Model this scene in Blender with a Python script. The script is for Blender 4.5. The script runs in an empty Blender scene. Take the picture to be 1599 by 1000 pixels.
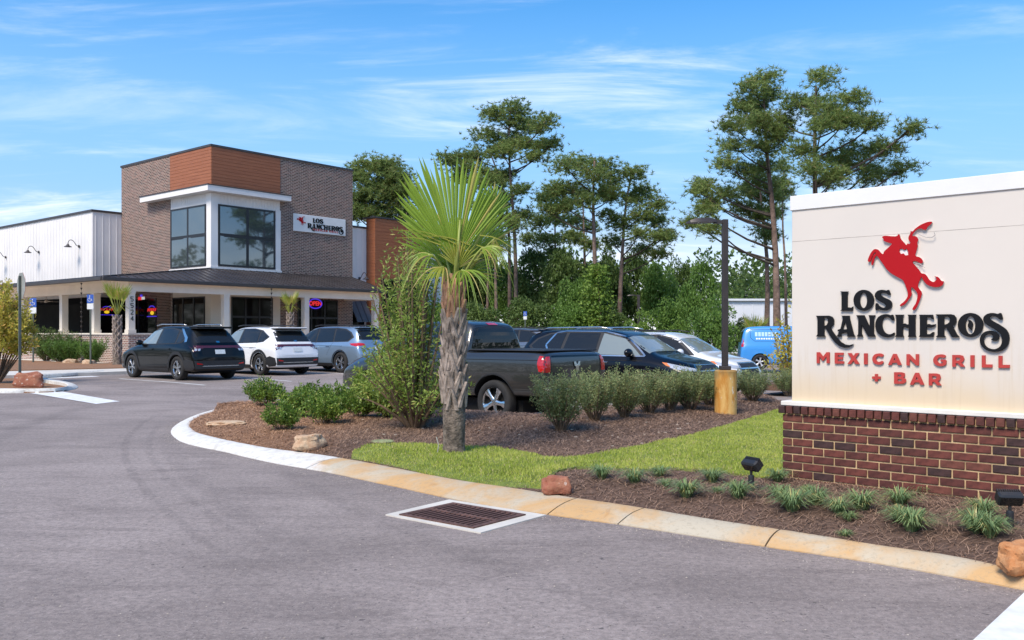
import bpy, bmesh, math, random
import numpy as np
from mathutils import Vector, Matrix, noise
from mathutils.bvhtree import BVHTree
from mathutils.geometry import delaunay_2d_cdt
random.seed(7); RNG = np.random.default_rng(7)
scene = bpy.context.scene
COL = scene.collection
PI = math.pi
# ------------------------------------------------------------------ camera
F = 1390.0; HZ = 520.0; CX = 799.5; H = 1.55
cam_d = bpy.data.cameras.new('camera'); cam = bpy.data.objects.new('camera', cam_d); COL.objects.link(cam)
cam.location = (0, 0, H); cam.rotation_euler = (PI/2, 0, 0)
cam_d.sensor_width = 36; cam_d.lens = 36*F/1599; cam_d.shift_y = (HZ-500)/1599.0
cam_d.clip_start = .05; cam_d.clip_end = 3000
scene.camera = cam
# ------------------------------------------------------------------ sky and sun
SUN_EL, SUN_AZ = math.radians(50), math.radians(212)     # azimuth clockwise from +Y
world = bpy.data.worlds.new('World'); scene.world = world; world.use_nodes = True
nt = world.node_tree; nt.nodes.clear()
def WN(t, **k):
    n = nt.nodes.new(t)
    for a, b in k.items(): setattr(n, a, b)
    return n
def wmath(op, a, b=None, c=None):
    n = WN('ShaderNodeMath', operation=op)
    for i, v in enumerate((a, b, c)):
        if v is None: continue
        if isinstance(v, (int, float)): n.inputs[i].default_value = v
        else: nt.links.new(v, n.inputs[i])
    return n.outputs[0]
sky = WN('ShaderNodeTexSky', sky_type='NISHITA', sun_disc=False, sun_elevation=SUN_EL, sun_rotation=SUN_AZ, air_density=1.0, dust_density=.6, ozone_density=2.2)
hsv = WN('ShaderNodeHueSaturation'); hsv.inputs['Saturation'].default_value = 1.45; hsv.inputs['Value'].default_value = .92; hsv.inputs['Hue'].default_value = .500
nt.links.new(sky.outputs[0], hsv.inputs['Color'])
tc = WN('ShaderNodeTexCoord'); sp = WN('ShaderNodeSeparateXYZ'); nt.links.new(tc.outputs['Generated'], sp.inputs[0])
zz = wmath('ADD', wmath('MAXIMUM', sp.outputs[2], 0.0), .09)
cb = WN('ShaderNodeCombineXYZ'); nt.links.new(wmath('DIVIDE', sp.outputs[0], zz), cb.inputs[0]); nt.links.new(wmath('DIVIDE', sp.outputs[1], zz), cb.inputs[1])
mp = WN('ShaderNodeMapping'); mp.inputs['Rotation'].default_value = (0, 0, math.radians(-9)); mp.inputs['Scale'].default_value = (.55, 1.5, 1); mp.inputs['Location'].default_value = (7.3, 2.2, 0)
nt.links.new(cb.outputs[0], mp.inputs[0])
n1 = WN('ShaderNodeTexNoise'); n1.inputs['Scale'].default_value = 1.6; n1.inputs['Detail'].default_value = 9; n1.inputs['Roughness'].default_value = .62; n1.inputs['Distortion'].default_value = .45
nt.links.new(mp.outputs[0], n1.inputs['Vector'])
n2 = WN('ShaderNodeTexNoise'); n2.inputs['Scale'].default_value = .55; n2.inputs['Detail'].default_value = 3
nt.links.new(cb.outputs[0], n2.inputs['Vector'])
r1 = WN('ShaderNodeMapRange', interpolation_type='SMOOTHSTEP'); r1.inputs['From Min'].default_value = .46; r1.inputs['From Max'].default_value = .78
nt.links.new(n1.outputs[0], r1.inputs[0])
r2 = WN('ShaderNodeMapRange', interpolation_type='SMOOTHSTEP'); r2.inputs['From Min'].default_value = .38; r2.inputs['From Max'].default_value = .62; r2.inputs['To Min'].default_value = .25
nt.links.new(n2.outputs[0], r2.inputs[0])
cl = wmath('MULTIPLY', wmath('MULTIPLY', r1.outputs[0], r2.outputs[0]), .58)
# pale haze towards the horizon
hz = WN('ShaderNodeMapRange', interpolation_type='SMOOTHERSTEP'); hz.inputs['From Min'].default_value = -.02; hz.inputs['From Max'].default_value = .17; hz.inputs['To Min'].default_value = .95; hz.inputs['To Max'].default_value = .0
nt.links.new(sp.outputs[2], hz.inputs[0])
hz2 = WN('ShaderNodeMapRange', interpolation_type='SMOOTHSTEP'); hz2.inputs['From Min'].default_value = .05; hz2.inputs['From Max'].default_value = .46; hz2.inputs['To Min'].default_value = .96; hz2.inputs['To Max'].default_value = .0
nt.links.new(sp.outputs[2], hz2.inputs[0])
m0 = WN('ShaderNodeMix', data_type='RGBA'); nt.links.new(hz2.outputs[0], m0.inputs[0]); nt.links.new(hsv.outputs[0], m0.inputs[6]); m0.inputs[7].default_value = (1.55, 2.75, 4.4, 1)
m1 = WN('ShaderNodeMix', data_type='RGBA'); nt.links.new(hz.outputs[0], m1.inputs[0]); nt.links.new(m0.outputs[2], m1.inputs[6]); m1.inputs[7].default_value = (5.6, 5.6, 5.6, 1)
m2 = WN('ShaderNodeMix', data_type='RGBA'); nt.links.new(cl, m2.inputs[0]); nt.links.new(m1.outputs[2], m2.inputs[6]); m2.inputs[7].default_value = (6.6, 6.4, 6.2, 1)
bg = WN('ShaderNodeBackground'); bg.inputs['Strength'].default_value = .15
wo = WN('ShaderNodeOutputWorld'); nt.links.new(m2.outputs[2], bg.inputs[0]); nt.links.new(bg.outputs[0], wo.inputs[0])
sun_d = bpy.data.lights.new('sun', 'SUN'); sun = bpy.data.objects.new('sun', sun_d); COL.objects.link(sun)
sun_d.energy = 2.7; sun_d.angle = math.radians(22); sun_d.color = (1, .90, .77)
sdir = Vector((math.sin(SUN_AZ)*math.cos(SUN_EL), math.cos(SUN_AZ)*math.cos(SUN_EL), math.sin(SUN_EL)))
sun.rotation_euler = sdir.to_track_quat('Z', 'Y').to_euler(); sun.location = (0, 0, 40)
vs = scene.view_settings; vs.view_transform = 'Standard'; vs.look = 'None'; vs.gamma = 1; vs.exposure = .70; vs.use_curve_mapping = False
scene.render.engine = 'CYCLES'

# ------------------------------------------------------------------ helpers
def lin(h):
    h = h.lstrip('#'); o = []
    for i in (0, 2, 4):
        c = int(h[i:i+2], 16)/255; o.append(c/12.92 if c <= .04045 else ((c+.055)/1.055)**2.4)
    return tuple(o)
MATS = {}
class NT:
    def __init__(s, name):
        s.m = bpy.data.materials.new(name); s.m.use_nodes = True; s.t = s.m.node_tree; s.n = s.t.nodes
        s.b = s.n['Principled BSDF']; s.out = s.n['Material Output']
    def N(s, t, **k):
        n = s.n.new(t)
        for a, b in k.items(): setattr(n, a, b)
        return n
    def L(s, a, b): s.t.links.new(a, b)
    def set(s, sock, v):
        if hasattr(v, 'links') or hasattr(v, 'is_output'): s.L(v, sock)
        elif isinstance(v, (tuple, list)) and len(v) == 3 and sock.type == 'RGBA': sock.default_value = (*v, 1)
        else: sock.default_value = v
    def math(s, op, a, b=None, c=None, clamp=False):
        n = s.N('ShaderNodeMath', operation=op, use_clamp=clamp)
        for i, v in enumerate((a, b, c)):
            if v is not None: s.set(n.inputs[i], v)
        return n.outputs[0]
    def coord(s, kind='Object', scale=(1, 1, 1), rot=(0, 0, 0)):
        c = s.N('ShaderNodeTexCoord'); m = s.N('ShaderNodeMapping'); m.inputs['Scale'].default_value = scale; m.inputs['Rotation'].default_value = rot
        s.L(c.outputs[kind], m.inputs[0]); return m.outputs[0]
    def noise(s, vec, scale=5, detail=4, rough=.55, dist=0):
        n = s.N('ShaderNodeTexNoise'); s.L(vec, n.inputs['Vector'])
        n.inputs['Scale'].default_value = scale; n.inputs['Detail'].default_value = detail; n.inputs['Roughness'].default_value = rough; n.inputs['Distortion'].default_value = dist
        return n.outputs[0]
    def rng(s, v, a, b, c=0., d=1.):
        n = s.N('ShaderNodeMapRange', interpolation_type='SMOOTHSTEP'); s.set(n.inputs[0], v)
        for i, x in enumerate((a, b, c, d)): n.inputs[i+1].default_value = x
        return n.outputs[0]
    def mix(s, f, a, b, blend='MIX'):
        n = s.N('ShaderNodeMix', data_type='RGBA', blend_type=blend); s.set(n.inputs[0], f); s.set(n.inputs[6], a); s.set(n.inputs[7], b); return n.outputs[2]
    def bump(s, h, strength=.3, dist=.01):
        n = s.N('ShaderNodeBump'); n.inputs['Strength'].default_value = strength; n.inputs['Distance'].default_value = dist; s.L(h, n.inputs['Height']); s.L(n.outputs[0], s.b.inputs['Normal'])
def mat(name, col, rough=.6, var=.12, nscale=4, bump=0, bscale=40, metal=0, spec=.5, coat=0, coatr=.05, bdist=.005, emit=None, es=1, coord='Object', trans=0):
    if name in MATS: return MATS[name]
    if isinstance(col, str): col = lin(col)
    t = NT(name); v = t.coord(coord)
    if var:
        c2 = tuple(x*(1-var) for x in col); c3 = tuple(min(1, x*(1+var)) for x in col)
        t.set(t.b.inputs['Base Color'], t.mix(t.rng(t.noise(v, nscale, 6, .6), .3, .7), c2, c3))
    else: t.b.inputs['Base Color'].default_value = (*col, 1)
    t.b.inputs['Roughness'].default_value = rough; t.b.inputs['Metallic'].default_value = metal; t.b.inputs['Specular IOR Level'].default_value = spec
    t.b.inputs['Coat Weight'].default_value = coat; t.b.inputs['Coat Roughness'].default_value = coatr; t.b.inputs['Transmission Weight'].default_value = trans
    if bump: t.bump(t.noise(v, bscale, 5, .6), bump, bdist)
    if emit: t.b.inputs['Emission Color'].default_value = (*emit, 1); t.b.inputs['Emission Strength'].default_value = es
    MATS[name] = t.m; return t.m
def leafmat(name, c1, c2, trans=.3, rough=.5, c3=None, nscale=1.2):
    """two leaf colours by clump (noise) and by single leaf"""
    t = NT(name); g = t.N('ShaderNodeNewGeometry'); v = t.coord('Object')
    if isinstance(c1, str): c1 = lin(c1)
    if isinstance(c2, str): c2 = lin(c2)
    f = t.math('ADD', t.math('MULTIPLY', g.outputs['Random Per Island'], .55), t.math('MULTIPLY', t.rng(t.noise(v, nscale, 3), .35, .65), .45))
    c = t.mix(f, c1, c2)
    if c3: c = t.mix(t.rng(g.outputs['Random Per Island'], .90, .93), c, c3)
    t.set(t.b.inputs['Base Color'], c); t.b.inputs['Roughness'].default_value = rough; t.b.inputs['Specular IOR Level'].default_value = .35
    tr = t.N('ShaderNodeBsdfTranslucent'); t.L(c, tr.inputs[0]); ms = t.N('ShaderNodeMixShader'); ms.inputs[0].default_value = trans
    t.L(t.b.outputs[0], ms.inputs[1]); t.L(tr.outputs[0], ms.inputs[2]); t.L(ms.outputs[0], t.out.inputs[0])
    MATS[name] = t.m; return t.m

class MB:
    """collects faces, links them as one mesh object"""
    def __init__(s): s.v = []; s.f = []; s.mi = []
    def add(s, vs, fs, mi=0):
        o = len(s.v); s.v += [tuple(p) for p in vs]; s.f += [tuple(i+o for i in f) for f in fs]; s.mi += [mi]*len(fs); return s
    def quad(s, a, b, c, d, mi=0): return s.add([a, b, c, d], [(0, 1, 2, 3)], mi)
    def box(s, x0, x1, y0, y1, z0, z1, mi=0, M=None, bev=0):
        if bev:
            bm = bmesh.new(); bmesh.ops.create_cube(bm, size=1)
            for q in bm.verts: q.co = Vector((x0+(q.co.x+.5)*(x1-x0), y0+(q.co.y+.5)*(y1-y0), z0+(q.co.z+.5)*(z1-z0)))
            bmesh.ops.bevel(bm, geom=bm.edges[:], offset=bev, segments=1, affect='EDGES')
            bm.verts.ensure_lookup_table(); vs = [M@q.co if M else q.co.copy() for q in bm.verts]; fs = [tuple(q.index for q in f.verts) for f in bm.faces]; bm.free()
            return s.add(vs, fs, mi)
        vs = [(x0, y0, z0), (x1, y0, z0), (x1, y1, z0), (x0, y1, z0), (x0, y0, z1), (x1, y0, z1), (x1, y1, z1), (x0, y1, z1)]
        if M: vs = [M@Vector(p) for p in vs]
        return s.add(vs, [(0, 3, 2, 1), (4, 5, 6, 7), (0, 1, 5, 4), (1, 2, 6, 5), (2, 3, 7, 6), (3, 0, 4, 7)], mi)
    def tube(s, pts, rad, n=8, mi=0, cap=True):
        pts = [Vector(p) for p in pts]; k = len(pts)
        if not hasattr(rad, '__len__'): rad = [rad]*k
        if len(rad) != k: rad = [float(x) for x in np.interp(np.linspace(0, 1, k), np.linspace(0, 1, len(rad)), rad)]
        o = len(s.v); up = None
        for i, p in enumerate(pts):
            d = (pts[min(i+1, k-1)]-pts[max(i-1, 0)]).normalized()
            if up is None: up = d.orthogonal().normalized()
            up = (up-d*up.dot(d)); up = up.normalized() if up.length > 1e-6 else d.orthogonal().normalized()
            b = d.cross(up)
            for j in range(n):
                a = 2*PI*j/n; s.v.append(tuple(p+(up*math.cos(a)+b*math.sin(a))*rad[i]))
        for i in range(k-1):
            for j in range(n):
                s.f.append((o+i*n+j, o+i*n+(j+1) % n, o+(i+1)*n+(j+1) % n, o+(i+1)*n+j)); s.mi.append(mi)
        if cap:
            s.f.append(tuple(o+j for j in range(n))[::-1]); s.mi.append(mi); s.f.append(tuple(o+(k-1)*n+j for j in range(n))); s.mi.append(mi)
        return s
    def lathe(s, prof, n=24, axis='Z', c=(0, 0, 0), mi=0):
        """profile of (r, h) about an axis through c"""
        o = len(s.v); k = len(prof)
        for r, h in prof:
            for j in range(n):
                a = 2*PI*j/n; x, y = r*math.cos(a), r*math.sin(a)
                p = (x, y, h) if axis == 'Z' else ((x, h, y) if axis == 'Y' else (h, x, y))
                s.v.append((p[0]+c[0], p[1]+c[1], p[2]+c[2]))
        for i in range(k-1):
            for j in range(n): s.f.append((o+i*n+j, o+i*n+(j+1) % n, o+(i+1)*n+(j+1) % n, o+(i+1)*n+j)); s.mi.append(mi)
        return s
    def poly(s, pts2, z0, z1, fn=None, holes=(), mi=0):
        """2D outline (with holes) given thickness; fn maps (x, y, h) to 3D"""
        fn = fn or (lambda x, y, h: (x, y, h))
        loops = [list(pts2)]+[list(h) for h in holes]; vv = []; ee = []
        for lp in loops:
            b = len(vv); vv += [Vector(p) for p in lp]; ee += [(b+i, b+(i+1) % len(lp)) for i in range(len(lp))]
        r = delaunay_2d_cdt(vv, ee, [], 0, 1e-7)
        def inside(p, lp):
            c = False; n = len(lp)
            for i in range(n):
                x1, y1 = lp[i]; x2, y2 = lp[(i+1) % n]
                if (y1 > p[1]) != (y2 > p[1]) and p[0] < (x2-x1)*(p[1]-y1)/(y2-y1)+x1: c = not c
            return c
        V2 = r[0]
        for f in r[2]:
            cx = sum(V2[i][0] for i in f)/len(f); cy = sum(V2[i][1] for i in f)/len(f)
            if inside((cx, cy), loops[0]) and not any(inside((cx, cy), h) for h in loops[1:]):
                s.add([fn(V2[i][0], V2[i][1], z1) for i in f], [tuple(range(len(f)))], mi)
                s.add([fn(V2[i][0], V2[i][1], z0) for i in f][::-1], [tuple(range(len(f)))], mi)
        for lp in loops:
            for i in range(len(lp)):
                a, b = lp[i], lp[(i+1) % len(lp)]
                s.quad(fn(a[0], a[1], z0), fn(b[0], b[1], z0), fn(b[0], b[1], z1), fn(a[0], a[1], z1), mi)
        return s
    def mesh(s, name, mats, smooth=False, merge=False, fixn=False):
        me = bpy.data.meshes.new(name); me.from_pydata(s.v, [], s.f)
        for m in (mats if isinstance(mats, (list, tuple)) else [mats]): me.materials.append(m)
        if any(s.mi): me.polygons.foreach_set('material_index', s.mi)
        if merge or fixn:
            bm = bmesh.new(); bm.from_mesh(me)
            if merge: bmesh.ops.remove_doubles(bm, verts=bm.verts, dist=1e-5)
            if fixn: bmesh.ops.recalc_face_normals(bm, faces=bm.faces)
            bm.to_mesh(me); bm.free()
        if smooth: me.polygons.foreach_set('use_smooth', [True]*len(me.polygons))
        if smooth == 'angle': me.set_sharp_from_angle(angle=math.radians(35))
        boxuv(me); me.update(); return me
    def obj(s, name, mats, parent=None, smooth=False, merge=False, fixn=False, **tags):
        return link(name, s.mesh(name, mats, smooth, merge, fixn), parent, **tags)
def boxuv(me):
    n = len(me.loops)
    if n == 0 or n > 200000: return
    uv = me.uv_layers.new(name='UVMap'); co = np.empty(len(me.vertices)*3); me.vertices.foreach_get('co', co); co = co.reshape(-1, 3)
    lv = np.empty(n, int); me.loops.foreach_get('vertex_index', lv)
    nr = np.empty(len(me.polygons)*3); me.polygons.foreach_get('normal', nr); nr = np.abs(nr.reshape(-1, 3))
    lt = np.empty(len(me.polygons), int); me.polygons.foreach_get('loop_total', lt); ax = np.repeat(nr.argmax(1), lt); c = co[lv]
    o = np.where(ax[:, None] == 0, c[:, [1, 2]], np.where(ax[:, None] == 1, c[:, [0, 2]], c[:, [0, 1]])); uv.data.foreach_set('uv', o.astype(np.float32).ravel())
def link(name, data, parent=None, label=None, cat=None, group=None, kind=None, loc=None, rz=None):
    o = bpy.data.objects.new(name, data); COL.objects.link(o)
    if parent: o.parent = parent
    if loc is not None: o.location = loc
    if rz is not None: o.rotation_euler = (0, 0, rz)
    if label: o['label'] = label
    if cat: o['category'] = cat
    if group: o['group'] = group
    if kind: o['kind'] = kind
    return o
def empty(name, loc, rz=0, **t): return link(name, None, loc=loc, rz=rz, **t)
def kids(o): return [c for c in o.children]
def dup(o, loc=None, rz=None, parent=None, label=None, sc=None):
    c = o.copy(); COL.objects.link(c); c.parent = parent
    if loc is not None: c.location = loc
    if rz is not None: c.rotation_euler = (0, 0, rz)
    if sc is not None: c.scale = (sc, sc, sc)
    if label: c['label'] = label
    for ch in kids(o): dup(ch, parent=c)
    return c
def npmesh(name, verts, faces, mats, smooth=False):
    """verts (n,3), faces (m,3 or 4) arrays"""
    me = bpy.data.meshes.new(name); k = faces.shape[1]; me.vertices.add(len(verts)); me.vertices.foreach_set('co', verts.astype(np.float32).ravel())
    me.loops.add(faces.size); me.loops.foreach_set('vertex_index', faces.astype(np.int32).ravel())
    me.polygons.add(len(faces)); me.polygons.foreach_set('loop_start', np.arange(0, faces.size, k, dtype=np.int32)); me.polygons.foreach_set('loop_total', np.full(len(faces), k, dtype=np.int32))
    for m in (mats if isinstance(mats, (list, tuple)) else [mats]): me.materials.append(m)
    me.update(calc_edges=True)
    if smooth: me.polygons.foreach_set('use_smooth', [True]*len(faces))
    return me
def S(x, a, b):
    t = min(1, max(0, (x-a)/(b-a))); return t*t*(3-2*t)
# ------------------------------------------------------------------ the site: axes of the building and the car park
eR = Vector((.640, .7684, 0)).normalized(); eL = Vector((-eR.y, eR.x, 0)); ANG = math.atan2(eR.y, eR.x)
def pq(p, q, z=None):
    v = eR*p+eL*q; return Vector((v.x, v.y, gz(v.x, v.y) if z is None else z))
def gz(x, y):
    p = x*eR.x+y*eR.y; q = x*eL.x+y*eL.y
    return -.17*S(p, 9.8, 12.3)*(1-S(q, 14.5, 22))*S(q, 8.6, 9.4)+.07*S(q, 19, 25)
def P(u, v, z=0.0):
    Y = (H-z)*F/(v-HZ); return Vector(((u-CX)/F*Y, Y, z))
def PG(u, v):
    z = 0.
    for _ in range(12): a = P(u, v, z); z = gz(a.x, a.y)
    return P(u, v, z)
def PD(u, v, Y): return Vector(((u-CX)/F*Y, Y, H-(v-HZ)/F*Y))
# ------------------------------------------------------------------ ground materials
def asphalt_mat():
    t = NT('asphalt'); v = t.coord('Object')
    base = t.mix(t.rng(t.noise(v, .35, 5, .6), .32, .68), (.265, .218, .194), (.405, .338, .305))
    base = t.mix(t.math('MULTIPLY', t.rng(t.noise(t.coord('Object', (.5, 1.6, 1), (0, 0, .7)), .9, 7, .75, 1.5), .46, .68), .65), base, (.19, .154, .138))
    sp1 = t.noise(v, 70, 3, .8); base = t.mix(t.rng(sp1, .55, .70), base, (.50, .45, .42)); base = t.mix(t.math('MULTIPLY', t.rng(t.noise(v, 20, 6, .85), .38, .62), .5), base, (.10, .085, .08))
    base = t.mix(t.rng(t.noise(v, 48, 4, .8), .57, .68), base, (.04, .035, .035))
    base = t.mix(t.math('MULTIPLY', t.rng(t.noise(v, 14, 3, .6), .66, .72), .7), base, (.045, .04, .04))
    s = t.N('ShaderNodeSeparateXYZ'); c = t.N('ShaderNodeTexCoord'); t.L(c.outputs['Object'], s.inputs[0]); X, Y = s.outputs[0], s.outputs[1]
    y12 = t.math('SUBTRACT', Y, 12.0)
    fy = t.math('ADD', t.math('ADD', t.math('MULTIPLY', y12, -.42), -5.27), t.math('MULTIPLY', t.math('MULTIPLY', y12, y12), .023))
    for off, w, k, y0, y1 in ((0, .075, .2, 5.2, 16), (.33, .07, .15, 5.2, 14), (.62, .2, .13, 5, 15), (-1.9, .25, .16, 3.5, 18), (1.7, .16, .15, 3, 9)):
        d = t.math('ABSOLUTE', t.math('SUBTRACT', t.math('SUBTRACT', X, fy), t.math('ADD', off, t.math('MULTIPLY', t.noise(v, .8, 2), .12))))
        m = t.math('MULTIPLY', t.rng(d, w, w*.35), t.math('MULTIPLY', t.rng(Y, y0, y0+2), t.rng(Y, y1+2, y1)))
        m = t.math('MULTIPLY', m, t.math('MULTIPLY', t.rng(t.noise(v, 4, 4, .7), .3, .6), k))
        base = t.mix(m, base, (.035, .03, .03))
    t.set(t.b.inputs['Base Color'], base); t.b.inputs['Roughness'].default_value = .82; t.b.inputs['Specular IOR Level'].default_value = .35
    t.bump(t.noise(v, 130, 4, .7), .55, .006); return t.m
M_ASPH = asphalt_mat()
M_PAINT = mat('white_road_paint', (.74, .74, .71), .7, .12, 6, .2, 90)
def kerb_mat(name, whitex):
    t = NT(name); v = t.coord('Object')
    conc = t.mix(t.rng(t.noise(v, 1.1, 6, .65, .8), .36, .64), (.50, .44, .33), (.55, .34, .15))
    conc = t.mix(t.math('MULTIPLY', t.rng(t.noise(v, 3.5, 6, .7, 1.2), .56, .76), .55), conc, (.40, .20, .06))
    conc = t.mix(t.math('MULTIPLY', t.rng(t.noise(v, 26, 6, .8), .50, .66), .5), conc, (.30, .25, .18))
    wh = t.mix(t.rng(t.noise(v, 9, 6, .7), .42, .72), (.70, .685, .64), (.52, .49, .43))
    wh = t.mix(t.math('MULTIPLY', t.rng(t.noise(v, 26, 5, .8), .62, .70), .6), wh, (.40, .36, .28))
    s = t.N('ShaderNodeSeparateXYZ'); t.L(v, s.inputs[0]); e = t.math('ADD', s.outputs[0], t.math('MULTIPLY', t.noise(v, 2.2, 4), 1.2))
    t.set(t.b.inputs['Base Color'], t.mix(t.rng(e, whitex+.45, whitex+.75), wh, conc)); t.b.inputs['Roughness'].default_value = .85
    t.bump(t.noise(v, 60, 6, .7), .35, .005); return t.m
M_KERB = kerb_mat('stained_kerb_concrete', -2.1)
M_KERBW = kerb_mat('painted_kerb_concrete', 500)
M_CONC = mat('pale_concrete', (.60, .565, .50), .85, .12, 2, .3, 50)
def mulch_mat():
    t = NT('pine_straw_ground'); v = t.coord('Object'); s = t.N('ShaderNodeSeparateXYZ'); t.L(v, s.inputs[0])
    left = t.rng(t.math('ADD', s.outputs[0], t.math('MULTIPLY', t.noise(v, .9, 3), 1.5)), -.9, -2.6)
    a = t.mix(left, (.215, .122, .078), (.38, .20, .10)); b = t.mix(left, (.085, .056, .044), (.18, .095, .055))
    n = t.noise(t.coord('Object', (1, 3, 1), (0, 0, .5)), 22, 8, .75, 2.5)
    c = t.mix(t.rng(n, .35, .65), b, a); c = t.mix(t.math('MULTIPLY', t.rng(t.noise(v, 45, 4, .8), .58, .72), .5), c, t.mix(left, (.22, .16, .12), (.42, .25, .14)))
    t.set(t.b.inputs['Base Color'], c); t.b.inputs['Roughness'].default_value = .95; t.bump(n, .8, .02); return t.m
M_MULCH = mulch_mat()
def straw_mat():
    t = NT('pine_straw_needles'); v = t.coord('Object'); s = t.N('ShaderNodeSeparateXYZ'); t.L(v, s.inputs[0]); g = t.N('ShaderNodeNewGeometry')
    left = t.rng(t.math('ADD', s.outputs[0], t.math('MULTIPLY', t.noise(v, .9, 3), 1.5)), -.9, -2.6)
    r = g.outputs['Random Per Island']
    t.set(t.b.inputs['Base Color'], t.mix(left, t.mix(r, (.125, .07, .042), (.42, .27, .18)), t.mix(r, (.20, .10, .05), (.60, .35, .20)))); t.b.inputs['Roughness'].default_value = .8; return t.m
M_STRAW = straw_mat()
M_SOIL = mat('lawn_soil', (.14, .18, .035), .95, .3, 8, .5, 60)
M_GRASS = leafmat('lawn_grass', (.32, .40, .055), (.60, .62, .14), .35, .6, (.60, .50, .26), 1.6)
# ------------------------------------------------------------------ asphalt, far ground
def grid_obj(name, x0, x1, y0, y1, step, zf, m, **t):
    xs = np.arange(x0, x1+1e-6, step); ys = np.arange(y0, y1+1e-6, step); X, Y = np.meshgrid(xs, ys); nx, ny = len(xs), len(ys)
    Z = np.array([zf(x, y) for x, y in zip(X.ravel(), Y.ravel())]); V = np.stack([X.ravel(), Y.ravel(), Z], 1)
    i, j = np.meshgrid(np.arange(nx-1), np.arange(ny-1)); a = (j*nx+i).ravel(); return link(name, npmesh(name, V, np.stack([a, a+1, a+nx+1, a+nx], 1), m, True), **t)
grid_obj('asphalt_lot', -34, 26, -14, 52, .5, gz, M_ASPH, kind='structure', label='grey worn asphalt of the driveway and car park')
M_FAR = mat('far_ground', (.10, .09, .045), .95, .4, .08, .3, 2)
g = MB(); g.quad((-900, -300, -.3), (900, -300, -.3), (900, 1500, -.3), (-900, 1500, -.3)); g.obj('ground', M_FAR, kind='structure', label='rough ground spreading out beyond the car park')
def strip(name, a, b, w, label=None):
    """painted line on the asphalt from a to b"""
    a, b = Vector((a[0], a[1], 0)), Vector((b[0], b[1], 0)); d = (b-a).normalized(); n = Vector((-d.y, d.x, 0))*w/2; k = max(1, int((b-a).length/.5)); m = MB()
    for i in range(k):
        p, q = a.lerp(b, i/k), a.lerp(b, (i+1)/k); m.quad(*[(c.x, c.y, gz(c.x, c.y)+.006) for c in (p-n, q-n, q+n, p+n)])
    return m.obj(name, M_PAINT, kind='structure', label=label)
def pqof(v): return v.dot(eR), v.dot(eL)
for (u, v) in ((320, 602), (455, 596), (537, 584)):
    a = PG(u, v); strip('parking_line', a, a+eL*5.0, .1, 'white painted parking bay line on asphalt')
for p in (15.45, 18.0, 20.9, 23.9):
    strip('parking_line', pq(p, 9.9), pq(p, 15.2), .1)
strip('parking_line', pq(11.75, 15.2), pq(11.75, 9.8), .1)
def flatq(name, pts, m, z=.006, **t):
    b = MB(); b.add([(p.x, p.y, gz(p.x, p.y)+z) for p in pts], [tuple(range(len(pts)))]); return b.obj(name, m, **t)
flatq('stop_bar', [P(150, 631.5), P(187, 627.5), P(96, 615.3), P(45, 617.5)], M_PAINT, kind='structure', label='white painted bar on asphalt by the left kerb')
flatq('stop_line', [Vector((3.14, 5.40, 0)), Vector((1.3, 3.33, 0)), Vector((1.85, 2.85, 0)), Vector((3.62, 4.9, 0))], M_PAINT, kind='structure', label='white painted stop line at lower right')
# ------------------------------------------------------------------ the island: kerb, mulch, lawn
def resample(pts, n):
    pts = [Vector(p) for p in pts]; L = [0]
    for i in range(1, len(pts)): L.append(L[-1]+(pts[i]-pts[i-1]).length)
    out = []
    for k in range(n):
        d = L[-1]*k/(n-1); i = 1
        while i < len(L)-1 and L[i] < d: i += 1
        f = (d-L[i-1])/max(1e-9, L[i]-L[i-1]); out.append(pts[i-1].lerp(pts[i], f))
    return out
def smooth(pts, it=2):
    for _ in range(it):
        o = [pts[0]]
        for i in range(len(pts)-1): o += [pts[i].lerp(pts[i+1], .25), pts[i].lerp(pts[i+1], .75)]
        pts = o+[pts[-1]]
    return pts
OUT = [(355, 636.5), (335, 640.8), (308, 648), (285, 657.5), (271, 667), (266, 674), (269, 681), (277, 687.5), (289, 693), (316, 699.5), (351, 706), (386, 715), (421, 722.5), (463, 730), (520, 739.6), (579, 753), (627, 762.5), (686, 776), (740, 787), (800, 797.5), (855, 804), (890, 809.5), (965, 819.5), (1065, 835), (1190, 854), (1300, 870), (1380, 882.4), (1492, 902.5), (1599, 922)]
INN = [(355, 637), (341, 641), (322, 645.5), (306, 652), (297, 658), (294.5, 665), (299, 670), (306, 675), (318, 678.5), (340, 684), (370, 690.5), (424, 700.5), (483, 707.3), (529, 714), (574, 722), (620, 731), (710, 749), (805, 762), (876, 774), (990, 790), (1090, 807.5), (1215, 826), (1300, 839), (1380, 852.8), (1492, 867), (1599, 892)]
outw = smooth([P(*a) for a in OUT]); innw = smooth([P(a[0], a[1], .085) for a in INN])
outw.append(outw[-1]+(outw[-1]-outw[-6])*3); innw.append(innw[-1]+(innw[-1]-innw[-6])*3)
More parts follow.
